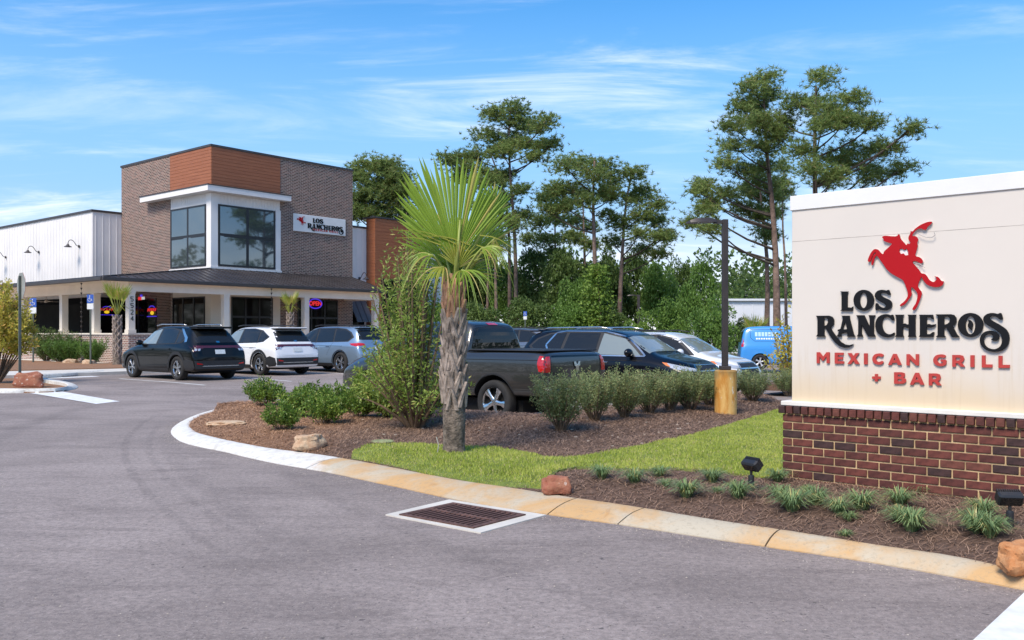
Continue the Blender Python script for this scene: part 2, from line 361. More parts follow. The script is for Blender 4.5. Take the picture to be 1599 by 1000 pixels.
def kerb_run(outl, innl, cuts, m, hgt=.125, name='kerb', lab=None, n=160):
    o = resample(outl, n); i_ = resample(innl, n)
    fine = resample(innl, 1500); i_ = [min(fine, key=lambda c: (c.x-w.x)**2+(c.y-w.y)**2) for w in o]
    prof = [(0, -.02), (.0, .012), (.12, .035), (.32, .075), (.55, .105), (.8, .121), (.97, .125), (1.05, .112), (1.06, -.05)]
    ids = [0]+cuts+[n-1]
    for a, b in zip(ids[:-1], ids[1:]):
        mb = MB(); vs = []
        for k in range(a, b+1):
            A, B = o[k].copy(), i_[k].copy(); A.z = 0; B.z = 0; dd = B-A; tng = (o[min(k+1, n-1)]-o[max(k-1, 0)]).normalized()
            sh = (.007 if k == a and a else (-.007 if k == b and b < n-1 else 0))
            for t, z in prof:
                c = A+dd*t+tng*sh; wob = .006*noise.noise(Vector((c.x*7, c.y*7, t*3))); vs.append((c.x+wob, c.y+wob, gz(c.x, c.y)*(1 if t < .5 else .8)+z*hgt/.125))
        m_ = len(prof); fs = []
        for k in range(b-a):
            for j in range(m_-1): fs.append((k*m_+j, (k+1)*m_+j, (k+1)*m_+j+1, k*m_+j+1))
        fs.append(tuple(range(m_))); fs.append(tuple((b-a)*m_+j for j in range(m_))[::-1])
        mb.add(vs, fs); ob = mb.obj(name, m, kind='structure', label=lab, fixn=True, smooth='angle')
def nearest(ptl, target, n=160):
    r = resample(ptl, n); return min(range(n), key=lambda k: (Vector((r[k].x, r[k].y))-Vector((target.x, target.y))).length)
cuts = sorted({nearest(outw, P(u, v)) for u, v in ((480, 732), (855, 804), (965, 819.5), (1193, 854.5))})
kerb_run(outw, innw, cuts, M_KERB, hgt=.085, lab='low rolled concrete kerb along the planted island')
# outline of everything planted, inside the kerb
isl = [Vector((p.x, p.y, 0)) for p in resample(innw, 120)]
back = [pq(9.9, 15.9, 0), pq(10.5, 16.0, 0), pq(11.0, 15.4, 0), pq(11.3, 14.4, 0), pq(11.4, 10.2, 0), pq(11.5, 9.5, 0), pq(12, 9.3, 0), pq(18.2, 9.2, 0)]
back = [Vector((p.x, p.y, 0)) for p in back]; right = [P(1185, 625, .1), P(1215, 634, .12), Vector((6.4, 14.5, 0)), Vector((9, 11, 0)), Vector((14, 8, 0)), Vector((14, 1, 0)), isl[-1]+Vector((2, -2, 0))]
ISL = [(p.x, p.y) for p in isl[::-1]]; ISL = [(p.x, p.y) for p in (isl[6:][::-1]+back+right)]
gr_px = [(548, 712), (552, 705), (575, 699.5), (640, 696.5), (690, 697), (745, 698.5), (800, 703), (850, 712), (880, 714.5), (910, 713), (960, 704), (1020, 693), (1090, 677), (1150, 660), (1190, 648), (1228, 636)]
gr = [P(u, v, .12+.07*min(1, i/5)) for i, (u, v) in enumerate(gr_px)]+[P(1290, 640, .16), P(1222, 752, .15), P(1190, 752, .15), P(1130, 744, .15), P(1080, 741, .15), P(1040, 738, .15), P(1000, 741, .15), P(940, 739, .15), P(900, 738, .15), P(872, 742, .15), P(845, 763, .10)]+[P(u, v-.5, .088) for u, v in ((805, 761.5), (757, 756), (710, 748), (665, 740), (620, 730), (574, 721))]
GR = [(p.x, p.y) for p in gr]
_K = np.array([(p.x, p.y) for p in resample(innw, 240)])
def kd(x, y): return math.sqrt((((_K-(x, y))**2).sum(1)).min())
def hz_(x, y):
    return .079+(hz0(x, y)-.079)*S(kd(x, y), -.02, .5)
def hz0(x, y):
    p = x*eR.x+y*eR.y; q = x*eL.x+y*eL.y
    h = .124+.085*S(q, 6.3, 7.6)*S(p, 8.5, 10.5)*(1-.8*S(q, 9.6, 12))+.05*S(p, 4, 7)*(1-S(q, 9, 14))
    h -= .13*S(q, 8.7, 9.4)*S(p, 11.0, 11.6)+.16*S(p, 11.0, 11.45)*(1-S(q, 15, 17))*S(q, 8.5, 9.3)*.6
    return h+.012*noise.noise(Vector((x*2.2, y*2.2, 0)))+.006*noise.noise(Vector((x*7, y*7, 3)))
def inpoly(x, y, lp):
    c = False; n = len(lp)
    for i in range(n):
        x1, y1 = lp[i]; x2, y2 = lp[(i+1) % n]
        if (y1 > y) != (y2 > y) and x < (x2-x1)*(y-y1)/(y2-y1)+x1: c = not c
    return c
def terrain(name, lp, step, zf, m, **t):
    xs = [a for a, b in lp]; ys = [b for a, b in lp]; vv = [Vector(a) for a in lp]; ee = [(i, (i+1) % len(lp)) for i in range(len(lp))]
    x = min(xs)
    while x < max(xs):
        y = min(ys)
        while y < max(ys):
            if inpoly(x, y, lp): vv.append(Vector((x+random.uniform(-.2, .2)*step, y+random.uniform(-.2, .2)*step)))
            y += step
        x += step
    r = delaunay_2d_cdt(vv, ee, [], 1, 1e-7)
    mb = MB(); mb.add([(a.x, a.y, zf(a.x, a.y)) for a in r[0]], [tuple(f) for f in r[2]])
    for i in range(len(lp)): a, b = lp[i], lp[(i+1) % len(lp)]; mb.quad((*a, zf(*a)), (*b, zf(*b)), (*b, -.3), (*a, -.3))
    return mb.obj(name, m, smooth=True, **t)
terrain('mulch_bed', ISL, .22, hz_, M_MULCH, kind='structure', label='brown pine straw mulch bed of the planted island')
hg = lambda x, y: hz_(x, y)+.004+.018*S(kd(x, y), 0, .2)
terrain('lawn', GR, .22, hg, M_SOIL, kind='structure', label='soil under the bright green lawn strip')
def scatter(lp, n, excl=None, ymax=99, dens=None):
    xs = [a for a, b in lp]; ys = [b for a, b in lp]; out = []
    x0, x1, y0, y1 = max(min(xs), -9), min(max(xs), 7), min(ys), min(max(ys), ymax)
    while len(out) < n:
        x = random.uniform(x0, x1); y = y0+(y1-y0)*random.random()**1.25
        if abs(x) > .62*y+.4: continue
        if inpoly(x, y, lp) and not (excl and inpoly(x, y, excl)): out.append((x, y))
    return out
GR2 = [(x+.05*noise.noise(Vector((x*6, y*6, 1))), y+.05*noise.noise(Vector((x*6, y*6, 5)))) for x, y in GR]
def grass_blades():
    pts = scatter(GR2, 64000); V = []; Fc = []
    for x, y in pts:
        h = random.uniform(.014, .036)*(1+.4*noise.noise(Vector((x*3, y*3, 9)))); a = random.uniform(0, 2*PI); w = .0035+.0002*y; dx, dy = math.cos(a)*w, math.sin(a)*w; l = random.uniform(.1, .8)*h; b = random.uniform(0, 2*PI); z = hg(x, y)-.004; k = len(V)
        V += [(x-dx, y-dy, z), (x+dx, y+dy, z), (x+math.cos(b)*l, y+math.sin(b)*l, z+h)]; Fc.append((k, k+1, k+2))
    return npmesh('grass', np.array(V), np.array(Fc), M_GRASS)
link('grass', grass_blades(), kind='stuff', label='short bright green lawn grass between mulch beds', cat='grass')
def straw(lp, n, excl, L=.13, seed=3):
    pts = scatter(lp, n, excl); V = []; Fc = []
    for x, y in pts:
        a = random.gauss(.9, 1.0); l = random.uniform(.4, 1)*L; w = .0007+.00017*y; dx, dy = math.cos(a)*l/2, math.sin(a)*l/2; nx, ny = -math.sin(a)*w, math.cos(a)*w
        z = hz_(x, y)+random.uniform(.002, .02); t = random.uniform(-.018, .018); k = len(V); bx, by = -dy*.25*random.uniform(-1, 1), dx*.25*random.uniform(-1, 1)
        V += [(x-dx-nx, y-dy-ny, z-t), (x-dx+nx, y-dy+ny, z-t), (x+bx+nx, y+by+ny, z+.006), (x+bx-nx, y+by-ny, z+.006), (x+dx+nx, y+dy+ny, z+t), (x+dx-nx, y+dy-ny, z+t)]; Fc += [(k, k+1, k+2, k+3), (k+3, k+2, k+4, k+5)]
    return npmesh('pine_straw', np.array(V), np.array(Fc), M_STRAW)
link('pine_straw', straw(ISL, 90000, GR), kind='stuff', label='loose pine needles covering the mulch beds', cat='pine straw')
def grit():
    V = []; Fc = []; ol = resample(outw, 900)
    for i in range(5200):
        if i < 2600: c = random.choice(ol); x, y, r_ = c.x-abs(random.gauss(0, .10))*.6, c.y-abs(random.gauss(0, .14)), random.uniform(.0015, .006)
        else:
            y = random.uniform(3.5, 16); x = random.uniform(-.6, .6)*y; r_ = random.uniform(.002, .006)
            if inpoly(x, y, ISL) or kd(x, y) < .5: continue
        z = gz(x, y); k = len(V); a = random.uniform(0, PI); ca, sa = math.cos(a)*r_, math.sin(a)*r_
        V += [(x-ca, y-sa, z+.001), (x+sa, y-ca, z+.001), (x+ca*1.5, y+sa*1.5, z+.001), (x-sa, y+ca, z+.001), (x, y, z+r_*.9)]; Fc += [(k, k+1, k+4), (k+1, k+2, k+4), (k+2, k+3, k+4), (k+3, k, k+4)]
    t = NT('road_grit'); g = t.N('ShaderNodeNewGeometry'); t.set(t.b.inputs['Base Color'], t.mix(g.outputs['Random Per Island'], (.10, .075, .055), (.58, .50, .40))); return npmesh('road_grit', np.array(V), np.array(Fc), t.m)
link('road_grit', grit(), kind='stuff', label='loose grit and leaf bits along the kerb and on the asphalt', cat='grit')
# kerb at the back right and the far beds
def flat_kerb(pts, w, h, m, lab=None):
    pts = smooth([Vector((p.x, p.y, 0)) for p in pts], 2); mb = MB(); vs = []
    for k, p in enumerate(pts):
        d = (pts[min(k+1, len(pts)-1)]-pts[max(k-1, 0)]).normalized(); n = Vector((-d.y, d.x, 0)); z = gz(p.x, p.y)
        for t, zz_ in ((0, -.02), (0, h*.8), (.15, h), (.85, h), (1, h*.8), (1, -.02)): c = p+n*w*t; vs.append((c.x, c.y, z+zz_))
    fs = [(k*6+j, (k+1)*6+j, (k+1)*6+j+1, k*6+j+1) for k in range(len(pts)-1) for j in range(5)]+[tuple(range(6)), tuple((len(pts)-1)*6+j for j in range(6))[::-1]]
    mb.add(vs, fs); return mb.obj('kerb', m, kind='structure', label=lab, smooth='angle', fixn=True)
flat_kerb([pq(18.2, 9.2), P(1185, 626, .1), P(1222, 637, .1), Vector((6.6, 14.3, 0)), Vector((9.5, 11.2, 0)), Vector((14, 8.5, 0))], .18, .14, M_CONC, 'pale concrete kerb behind the monument sign')
flat_kerb([pq(11.35, 14.4), pq(11.45, 10.2), pq(11.55, 9.45), pq(12.1, 9.22), pq(18.2, 9.2)], .16, .13, M_CONC)
# small planted island at far left with its kerb
li = [P(-60, 609, .12), P(0, 610, .12), P(60, 610, .12), P(95, 608.5, .12), P(109, 605.5, .12), P(100, 600, .12), P(70, 596, .12), P(48, 590, .12), P(20, 588, .12), P(-80, 588, .12)]
lo = [P(-60, 619), P(0, 618.5), P(60, 617), P(100, 614.5), P(124, 611), P(118, 604), P(82, 598), P(55, 592), P(22, 590), P(-80, 590)]
kerb_run(smooth(lo), smooth(li), [], M_KERBW, hgt=.12, lab='white painted kerb round the small left island', n=60)
LI = [(p.x, p.y) for p in smooth(li)]
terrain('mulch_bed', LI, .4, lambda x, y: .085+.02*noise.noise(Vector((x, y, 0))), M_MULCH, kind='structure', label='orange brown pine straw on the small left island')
# pavement slab and planting beds before the building
def slab(name, pts, z0, z1, m, **t):
    mb = MB(); n = len(pts); vs = [(p[0], p[1], z0) for p in pts]+[(p[0], p[1], z1) for p in pts]
    mb.add(vs, [tuple(range(n))[::-1], tuple(range(n, 2*n))]+[(i, (i+1) % n, n+(i+1) % n, n+i) for i in range(n)]); return mb.obj(name, m, fixn=True, **t)
QK = 30.9
slab('pavement', [pq(-14, QK, 0), pq(42, QK, 0), pq(42, 90, 0), pq(-14, 90, 0)], -.3, .18, M_CONC, kind='structure', label='pale concrete pavement before the restaurant')
slab('mulch_bed', [pq(12.5, 34.2, 0), pq(16.8, 33.4, 0), pq(37, 33.2, 0), pq(37, 38.7, 0), pq(19.8, 38.7, 0), pq(18.2, 38.7, 0), pq(18.2, 60, 0), pq(15.2, 60, 0), pq(14.0, 38, 0)], .1, .215, M_MULCH, kind='structure', label='mulch bed under the porch wall')
flatq('ramp_marking', [pq(9.8, 29.9, 0), pq(14.2, 29.9, 0), pq(14.2, 30.5, 0), pq(9.8, 30.5, 0)], M_PAINT, .004)['kind'] = 'structure'
# ------------------------------------------------------------------ the restaurant
B0 = Vector((-17.15, 40, 0))
def toloc(w): d = w-B0; return Vector((d.dot(eR), d.dot(eL), w.z))
def hitA(u, v, a):
    """local point where the sight line through a pixel meets the plane a = const"""
    r = Vector(((u-CX)/F, 1, -(v-HZ)/F)); o = Vector((0, 0, H)); k = ((B0-o).dot(eR)+a)/r.dot(eR); return toloc(o+r*k)
def hitB(u, v, b):
    r = Vector(((u-CX)/F, 1, -(v-HZ)/F)); o = Vector((0, 0, H)); k = ((B0-o).dot(eL)+b)/r.dot(eL); return toloc(o+r*k)
def brick_mat(name, cols, mort, bw=.2, bh=.0678, ms=.012, dirt=.3, bstr=.6):
    t = NT(name); uv = t.N('ShaderNodeTexCoord').outputs['UV']; b = t.N('ShaderNodeTexBrick'); t.L(uv, b.inputs['Vector']); b.offset = .5
    b.inputs['Scale'].default_value = 1; b.inputs['Brick Width'].default_value = bw; b.inputs['Row Height'].default_value = bh; b.inputs['Mortar Size'].default_value = ms; b.inputs['Mortar Smooth'].default_value = .1; b.inputs['Bias'].default_value = 0
    b.inputs['Color1'].default_value = (0, 0, 0, 1); b.inputs['Color2'].default_value = (1, 1, 1, 1); b.inputs['Mortar'].default_value = (.5, .5, .5, 1)
    cr = t.N('ShaderNodeValToRGB'); cr.color_ramp.interpolation = 'CONSTANT'; el = cr.color_ramp.elements
    while len(el) < len(cols): el.new(.5)
    for i, c in enumerate(cols): el[i].position = i/len(cols); el[i].color = (*c, 1)
    t.L(b.outputs['Color'], cr.inputs[0]); v = t.coord('Object')
    c = t.mix(t.math('MULTIPLY', t.rng(t.noise(v, 1.3, 5, .7), .4, .75), dirt), cr.outputs[0], (.42, .36, .32))
    c = t.mix(b.outputs['Fac'], c, mort); t.set(t.b.inputs['Base Color'], c); t.b.inputs['Roughness'].default_value = .85
    inv = t.math('SUBTRACT', 1.0, b.outputs['Fac']); t.bump(inv, bstr, .008); return t.m
M_BRICK = brick_mat('tower_brick', [(.155, .075, .055), (.10, .046, .035), (.20, .10, .075), (.055, .030, .024), (.13, .062, .044), (.115, .068, .052)], (.50, .40, .33), .25, .086, .012, .10)
M_BRICKL = brick_mat('porch_wall_brick', [(.24, .10, .075), (.15, .06, .05), (.28, .13, .10), (.10, .05, .045), (.21, .085, .065)], (.66, .60, .52), .24, .080, .014)
M_COPE = mat('dark_bronze_metal', (.052, .046, .045), .45, .15, 2, 0, spec=.5)
M_WHITE = mat('white_cladding', (.80, .765, .73), .6, .05, .6, .05, 40)
M_CREAM = mat('cream_trim', (.83, .745, .63), .65, .06, 1, .05, 40)
M_WOOD = mat('brown_board', (.33, .115, .048), .5, .14, 3, .1, 30)
def woodboard():
    t = NT('brown_wood_boards'); v = t.coord('Object', (.35, .35, 9)); n = t.noise(v, 3, 6, .7)
    t.set(t.b.inputs['Base Color'], t.mix(t.rng(n, .3, .7), (.27, .088, .036), (.38, .135, .056))); t.b.inputs['Roughness'].default_value = .55; t.bump(n, .15, .003); return t.m
M_WOOD = woodboard()
M_GLASS = mat('tinted_reflective_glass', (.20, .235, .25), .03, .0, metal=.75)
M_DGLASS = mat('dark_shopfront_glass', (.006, .006, .007), .05, 0, spec=.2)
M_FRAME = mat('black_window_frame', (.022, .022, .024), .4, .1, 3)
M_ROOF = mat('standing_seam_metal', (.062, .055, .056), .38, .2, 1.2, spec=.5, metal=.25)
bld = empty('restaurant_building', B0, ANG, label='restaurant with brick tower, brown wood corner, white wings and dark metal porch roof', cat='restaurant')
A0, A1, Bf, Bb = 5.63, 15.03, 2.6, 12.1; ZT = 11.2
def part(name, mb, m, parent=None, **k): return mb.obj(name, m, parent or bld, fixn=True, **k)
# tower walls: brick on both faces round the white corner bay
m = MB(); m.box(9.88, A1, Bf, Bf+.3, .18, ZT); m.box(A0, A0+.3, 6.65, Bb, .18, ZT); m.box(A1-.3, A1, Bf+.3, Bb, .18, ZT); m.box(A0+.3, A1, Bb, Bb+.3, 4, ZT)
part('tower_wall', m, M_BRICK)
m = MB(); m.box(A0+.5, A1-.5, Bf+.5, Bb-.2, ZT-.8, ZT-.6); part('tower_roof', m, M_COPE)
m = MB(); m.box(A0-.05, A1+.05, Bf-.05, Bf+.35, ZT, ZT+.11); m.box(A0-.05, A0+.35, Bf+.35, Bb+.05, ZT, ZT+.11); m.box(A1-.35, A1+.05, Bf+.35, Bb+.05, ZT, ZT+.11); m.box(A0+.35, A1-.35, Bb-.3, Bb+.05, ZT, ZT+.11)
part('coping', m, M_COPE)
m = MB(); k = 12; zb = 9.13; hh = (ZT-zb)/k
for i in range(k):
    z0 = zb+i*hh; z1 = z0+hh-.006
    for (x0, x1, y0, y1) in ((A0+.004, 9.878, Bf+.0, Bf+.2), (A0, A0+.2, Bf+.2, 6.648)):
        m.box(x0 if x0 != A0 else A0-.0, x1, y0-.02, y1, z0, z1, bev=.007) if y0 == Bf else m.box(x0-.016, x1, y0-.21, y1, z0, z1, bev=.007)
part('wood_siding', m, M_WOOD, kind='stuff')
part('wood_siding_backing', MB().box(A0+.05, 9.87, Bf+.05, 6.64, 9.2, ZT-.02), M_FRAME)
# white corner bay
m = MB(); m.box(A0+.03, 9.88, Bf+.03, Bf+.3, 4.4, 9.13); m.box(A0+.03, A0+.3, Bf+.3, 6.65, 4.4, 9.13); part('bay_wall', m, M_WHITE)
m = MB()
for i in range(22): x = A0+.2+i*.19; m.box(x, x+.035, Bf+.012, Bf+.04, 8.3, 8.8) if x < 9.8 else None
for i in range(20): y = Bf+.25+i*.19; m.box(A0+.012, A0+.04, y, y+.035, 8.3, 8.8) if y < 6.6 else None
part('batten', m, M_WHITE, kind='stuff')
part('corner_board', MB().add([(A0+.38, Bf-.02, 4.9), (A0-.02, Bf-.02, 4.9), (A0-.02, Bf+.42, 4.9), (A0+.02, Bf+.42, 4.9), (A0+.02, Bf+.02, 4.9), (A0+.38, Bf+.02, 4.9), (A0+.38, Bf-.02, 8.8), (A0-.02, Bf-.02, 8.8), (A0-.02, Bf+.42, 8.8), (A0+.02, Bf+.42, 8.8), (A0+.02, Bf+.02, 8.8), (A0+.38, Bf+.02, 8.8)], [(i, (i+1) % 6, 6+(i+1) % 6, 6+i) for i in range(6)]), M_WHITE); part('corner_board', MB().box(9.58, 9.90, Bf-.02, Bf+.03, 4.9, 8.3), M_WHITE)
m = MB(); m.box(A0-.06, 9.95, Bf-.06, Bf+.03, 4.88, 4.99); m.box(A0-.06, A0+.03, Bf+.03, 6.7, 4.88, 4.99); part('sill', m, M_WHITE)
def window(o0, o1, z0, z1, plane, face, nx, nz, fw=.09, glass=None, zsplit=None, prj=.05, name='window', par=None):
    """face 'b': wall y=plane seen from -y; 'a': wall x=plane seen from -x. frame part with pane children"""
    fr = MB()
    def bx(p0, p1, q0, q1, d0, d1, mb): mb.box(p0, p1, plane+d0, plane+d1, q0, q1) if face == 'b' else mb.box(plane+d0, plane+d1, p0, p1, q0, q1)
    xs = [o0+(o1-o0)*i/nx for i in range(nx+1)]; zs = [z0+(z1-z0)*i/nz for i in range(nz+1)]
    if zsplit: zs = [z0]+list(zsplit)+[z1]
    bx(o0, o0+fw, z0, z1, -prj, .02, fr); bx(o1-fw, o1, z0, z1, -prj, .02, fr); bx(o0+fw, o1-fw, z0, z0+fw, -prj, .02, fr); bx(o0+fw, o1-fw, z1-fw, z1, -prj, .02, fr)
    for x in xs[1:-1]: bx(x-fw*.8, x+fw*.8, z0+fw, z1-fw, -prj+.004, .02, fr)
    for z in zs[1:-1]:
        for i in range(nx): bx(xs[i]+fw*.8+.002, xs[i+1]-fw*.8-.002, z-fw*.9, z+fw*.9, -prj+.008, .02, fr)
    f = part(name, fr, M_FRAME, par)
    for i in range(nx):
        for j in range(len(zs)-1):
            pm = MB(); e = .01+.0; tl = random.uniform(-.004, .004)
            if face == 'b': pm.quad((xs[i]+.05, plane-.02+tl, zs[j]+.05), (xs[i+1]-.05, plane-.02-tl, zs[j]+.05), (xs[i+1]-.05, plane-.02-tl, zs[j+1]-.05), (xs[i]+.05, plane-.02+tl, zs[j+1]-.05))
            else: pm.quad((plane-.02+tl, xs[i+1]-.05, zs[j]+.05), (plane-.02-tl, xs[i]+.05, zs[j]+.05), (plane-.02-tl, xs[i]+.05, zs[j+1]-.05), (plane-.02+tl, xs[i+1]-.05, zs[j+1]-.05))
            pm.obj('pane', glass or M_DGLASS, f)
    return f
window(6.04, 9.53, 5.03, 8.25, Bf, 'b', 2, 2, .1, M_GLASS, [6.66], .03)
window(3.08, 6.58, 5.03, 8.25, A0, 'a', 2, 2, .1, M_GLASS, [6.66], .03)
# canopy over the bay
m = MB(); m.box(A0-.5, 10.25, Bf-.5, Bf-.02, 8.82, 9.10); m.box(A0-.5, A0-.025, Bf-.02, 9.0, 8.82, 9.10); part('canopy', m, M_WHITE)
m = MB(); m.box(A0-.53, 10.28, Bf-.53, Bf-.02, 9.10, 9.15); m.box(A0-.53, A0-.025, Bf-.02, 9.03, 9.10, 9.15); part('canopy_flashing', m, M_COPE)
# wings
ZW = 8.47
m = MB(); m.box(3.94, 4.2, Bb, 44, 3.6, ZW); m.box(4.2, A0, Bb, Bb+.26, 3.6, ZW); part('left_wing_wall', m, M_WHITE)
m = MB(); y = Bb+.1
while y < 44: m.box(3.922, 3.94, y, y+.05, 4.4, ZW); y += .41
x = 4.1
while x < A0: m.box(x, x+.05, Bb-.018, Bb, 4.4, ZW); x += .41
part('batten', m, M_WHITE, kind='stuff')
m = MB(); m.box(3.86, 4.25, Bb-.06, 44, ZW, ZW+.12); m.box(4.25, A0, Bb-.06, Bb+.3, ZW, ZW+.12); m.box(4.25, 25, Bb+.3, 44, ZW-.4, ZW-.3); part('coping', m, M_COPE)
m = MB(); m.box(A1, 16.79, 3.4, 3.7, .18, 7.98); m.box(20.98, 23.6, 3.4, 3.7, .18, 7.98); m.box(16.79, 20.98, 3.5, 3.7, .18, 8.0); m.box(23.3, 23.6, 3.7, 30, .18, 7.98); part('right_wing_wall', m, M_WHITE)
m = MB(); x = A1+.12
while x < 23.5:
    if not 16.7 < x < 21: m.box(x, x+.05, 3.382, 3.4, .2, 7.98)
    x += .41
part('batten', m, M_WHITE, kind='stuff')
m = MB(); m.box(A1, 16.77, 3.33, 3.75, 7.98, 8.09); m.box(21.0, 23.65, 3.33, 3.75, 7.98, 8.09); m.box(16.74, 21.03, 2.55, 3.75, 8.6, 8.7); part('coping', m, M_COPE)
m = MB(); z = .2
while z < 8.55: m.box(16.79, 20.98, 2.6, 3.4, z, min(z+.195, 8.6), bev=.006); z += .2
part('brown_board_wall', m, M_WOOD, kind='stuff')
window(17.3, 20.5, .5, 4.9, 2.6, 'b', 3, 2, .08)
# ground floor walls under the porch
m = MB(); m.box(A0, A0+1.2, Bf+.04, Bf+.3, .18, 4.4); m.box(A0+3.78, A0+4.25, Bf+.0, Bf+.3, .18, 4.4); m.box(A0+.02, A0+.3, Bf+.3, Bf+.6, .18, 4.4); m.box(A0+1.2, A0+3.78, Bf+.04, Bf+.3, 3.45, 4.4); m.box(A0+.02, A0+.3, Bf+.6, Bf+3.8, 3.45, 4.4); part('porch_back_wall', m, M_CREAM)
m = MB(); m.box(A0+.02, A0+.3, Bf+3.8, 6.65, .18, 4.4); part('brick_pier', m, M_BRICKL)
window(A0+1.2, A0+3.78, .3, 3.45, Bf+.05, 'b', 3, 2, .06, zsplit=[2.4])
window(A0+5.4, A0+8.25, .3, 3.45, Bf, 'b', 3, 2, .06, zsplit=[2.4])
window(Bf+.6, Bf+3.8, .3, 3.45, A0+.03, 'a', 3, 1, .07)
window(8.1, Bb-.05, .7, 3.5, A0, 'a', 2, 1, .07)
window(4.0, A0-.05, .7, 3.5, Bb, 'b', 1, 1, .07)
M_PAT = mat('patio_shade_surface', (.022, .019, .017), .8, .3, 1)  # near-black colour paints in the deep shade of the covered patio
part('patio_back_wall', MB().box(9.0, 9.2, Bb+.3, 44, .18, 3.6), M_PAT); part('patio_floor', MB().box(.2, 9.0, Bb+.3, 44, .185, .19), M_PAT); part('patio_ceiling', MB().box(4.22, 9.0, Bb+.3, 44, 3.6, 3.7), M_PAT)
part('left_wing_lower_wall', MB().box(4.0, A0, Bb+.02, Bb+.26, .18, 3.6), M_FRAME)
for b_ in (14.5, 18.5, 23, 28): part('pendant_fan', MB().lathe([(.0, 3.42), (.10, 3.40), (.12, 3.30), (0, 3.26)], 12, 'Z', (2.4, b_, 0)).box(1.7, 3.1, b_-.06, b_+.06, 3.33, 3.35).box(2.34, 2.46, b_-.7, b_+.7, 3.335, 3.355).tube([(2.4, b_, 3.42), (2.4, b_, 3.86)], .02, 6), M_CREAM)
m = MB(); m.box(15.35, 16.6, 3.36, 3.38, 1.6, 3.5); part('shutter_window', m, M_DGLASS)
sh = part('shutter_frame', MB().quad((15.3, 3.3, 3.55), (16.65, 3.3, 3.55), (16.65, 2.5, 2.2), (15.3, 2.5, 2.2)).quad((15.3, 3.33, 3.55), (16.65, 3.33, 3.55), (16.65, 2.53, 2.2), (15.3, 2.53, 2.2)), M_COPE)
for i in range(3):
    x = 15.32+i*.45; M_ = MB(); M_.quad((x, 3.27, 3.55), (x+.38, 3.27, 3.55), (x+.38, 2.47, 2.2), (x, 2.47, 2.2)); M_.obj('shutter_panel', mat('grey_shutter', (.10, .10, .11), .5), bld)
# porch: half wall, columns, beam, soffit, roof
m = MB(); m.box(-.15, 4.65, -.13, .13, .18, 1.47); m.box(-.15, .11, .13, 24, .18, 1.47); part('porch_half_wall', m, M_BRICKL)
m = MB(); m.box(-.19, 4.68, -.17, .17, 1.47, 1.535); m.box(-.19, .15, .17, 24, 1.47, 1.535); part('wall_cap', m, M_CREAM)
def column(a, b, z0=1.535):
    m = MB(); m.box(a-.15, a+.15, b-.15, b+.15, z0, 3.42); m.box(a-.18, a+.18, b-.18, b+.18, z0, z0+.16); m.box(a-.17, a+.17, b-.17, b+.17, 3.32, 3.42); return part('column', m, M_CREAM)
for a in (0, 4.8, 9.6, 14.5): column(a, 0, 1.535 if a < 4.9 else .18)
for b in (3.3, 6.7, 11.25, 15.9, 20.5): column(0, b)
m = MB(); m.box(-.16, 14.66, -.16, .16, 3.42, 3.86); m.box(-.16, .16, .16, 24, 3.42, 3.86); m.box(14.34, 14.66, .16, Bf-.02, 3.42, 3.86); part('porch_beam', m, M_CREAM)
m = MB(); m.box(-1.40, 14.95, -.40, Bf-.1, 3.86, 3.89); m.box(-1.40, 3.85, Bf-.1, 26, 3.86, 3.89); m.box(3.85, A0, Bf-.1, Bb-.08, 3.86, 3.89); part('soffit', m, M_CREAM)
E0 = Vector((-1.45, -.45, 3.99)); T0 = Vector((A0, Bf, 4.87))
def roofz(a): return 3.99+(a+1.45)*(4.87-3.99)/(A0+1.45)
m = MB(); m.quad(E0, (15.0, -.45, 3.99), (15.0, Bf, 4.87), T0); m.add([E0, T0, (A0, Bb, 4.87), (3.94, Bb, roofz(3.94)), (3.94, 26, roofz(3.94)), (-1.45, 26, 3.99)], [(0, 1, 2, 3, 5), (3, 4, 5)]); m.add([(15, -.45, 3.93), (15, Bf, 3.93), (15, Bf, 4.87), (15, -.45, 3.99)], [(0, 1, 2, 3)])
part('porch_roof', m, M_ROOF)
m = MB(); x = -1.1
def bar(mb, a, b, w=.03, h=.045):
    a, b = Vector(a), Vector(b); d = (b-a).normalized(); s = Vector((-d.y, d.x, 0)).normalized()*w/2; up = Vector((0, 0, h))
    vs = [a-s, a+s, b+s, b-s]; mb.add([*vs, *[p+up for p in vs]], [(4, 5, 6, 7), (0, 1, 5, 4), (1, 2, 6, 5), (2, 3, 7, 6), (3, 0, 4, 7)])
while x < 14.99:
    if x > A0: bar(m, (x, -.45, 3.99), (x, Bf, 4.87))
    else: f = (x+1.45)/(A0+1.45); bar(m, (x, -.45, 3.99), (x, -.45+f*(Bf+.45), 3.99+f*.88))
    x += .41
y = -.05
while y < 26:
    if y < Bf: f = (y+.45)/(Bf+.45); bar(m, (-1.45, y, 3.99), (-1.45+f*(A0+1.45), y, 3.99+f*.88))
    else: bar(m, (-1.45, y, 3.99), ((A0 if y < Bb else 3.94), y, roofz(A0 if y < Bb else 3.94)))
    y += .41
bar(m, E0, T0, .09, .05); part('roof_seam', m, M_ROOF, kind='stuff')
m = MB(); m.box(-1.52, 15.03, -.56, -.43, 3.82, 3.995, bev=.02); m.box(-1.56, -1.42, -.43, 26, 3.82, 3.995, bev=.02); m.box(14.96, 15.03, -.43, Bf, 3.84, 3.93); part('gutter', m, M_COPE)
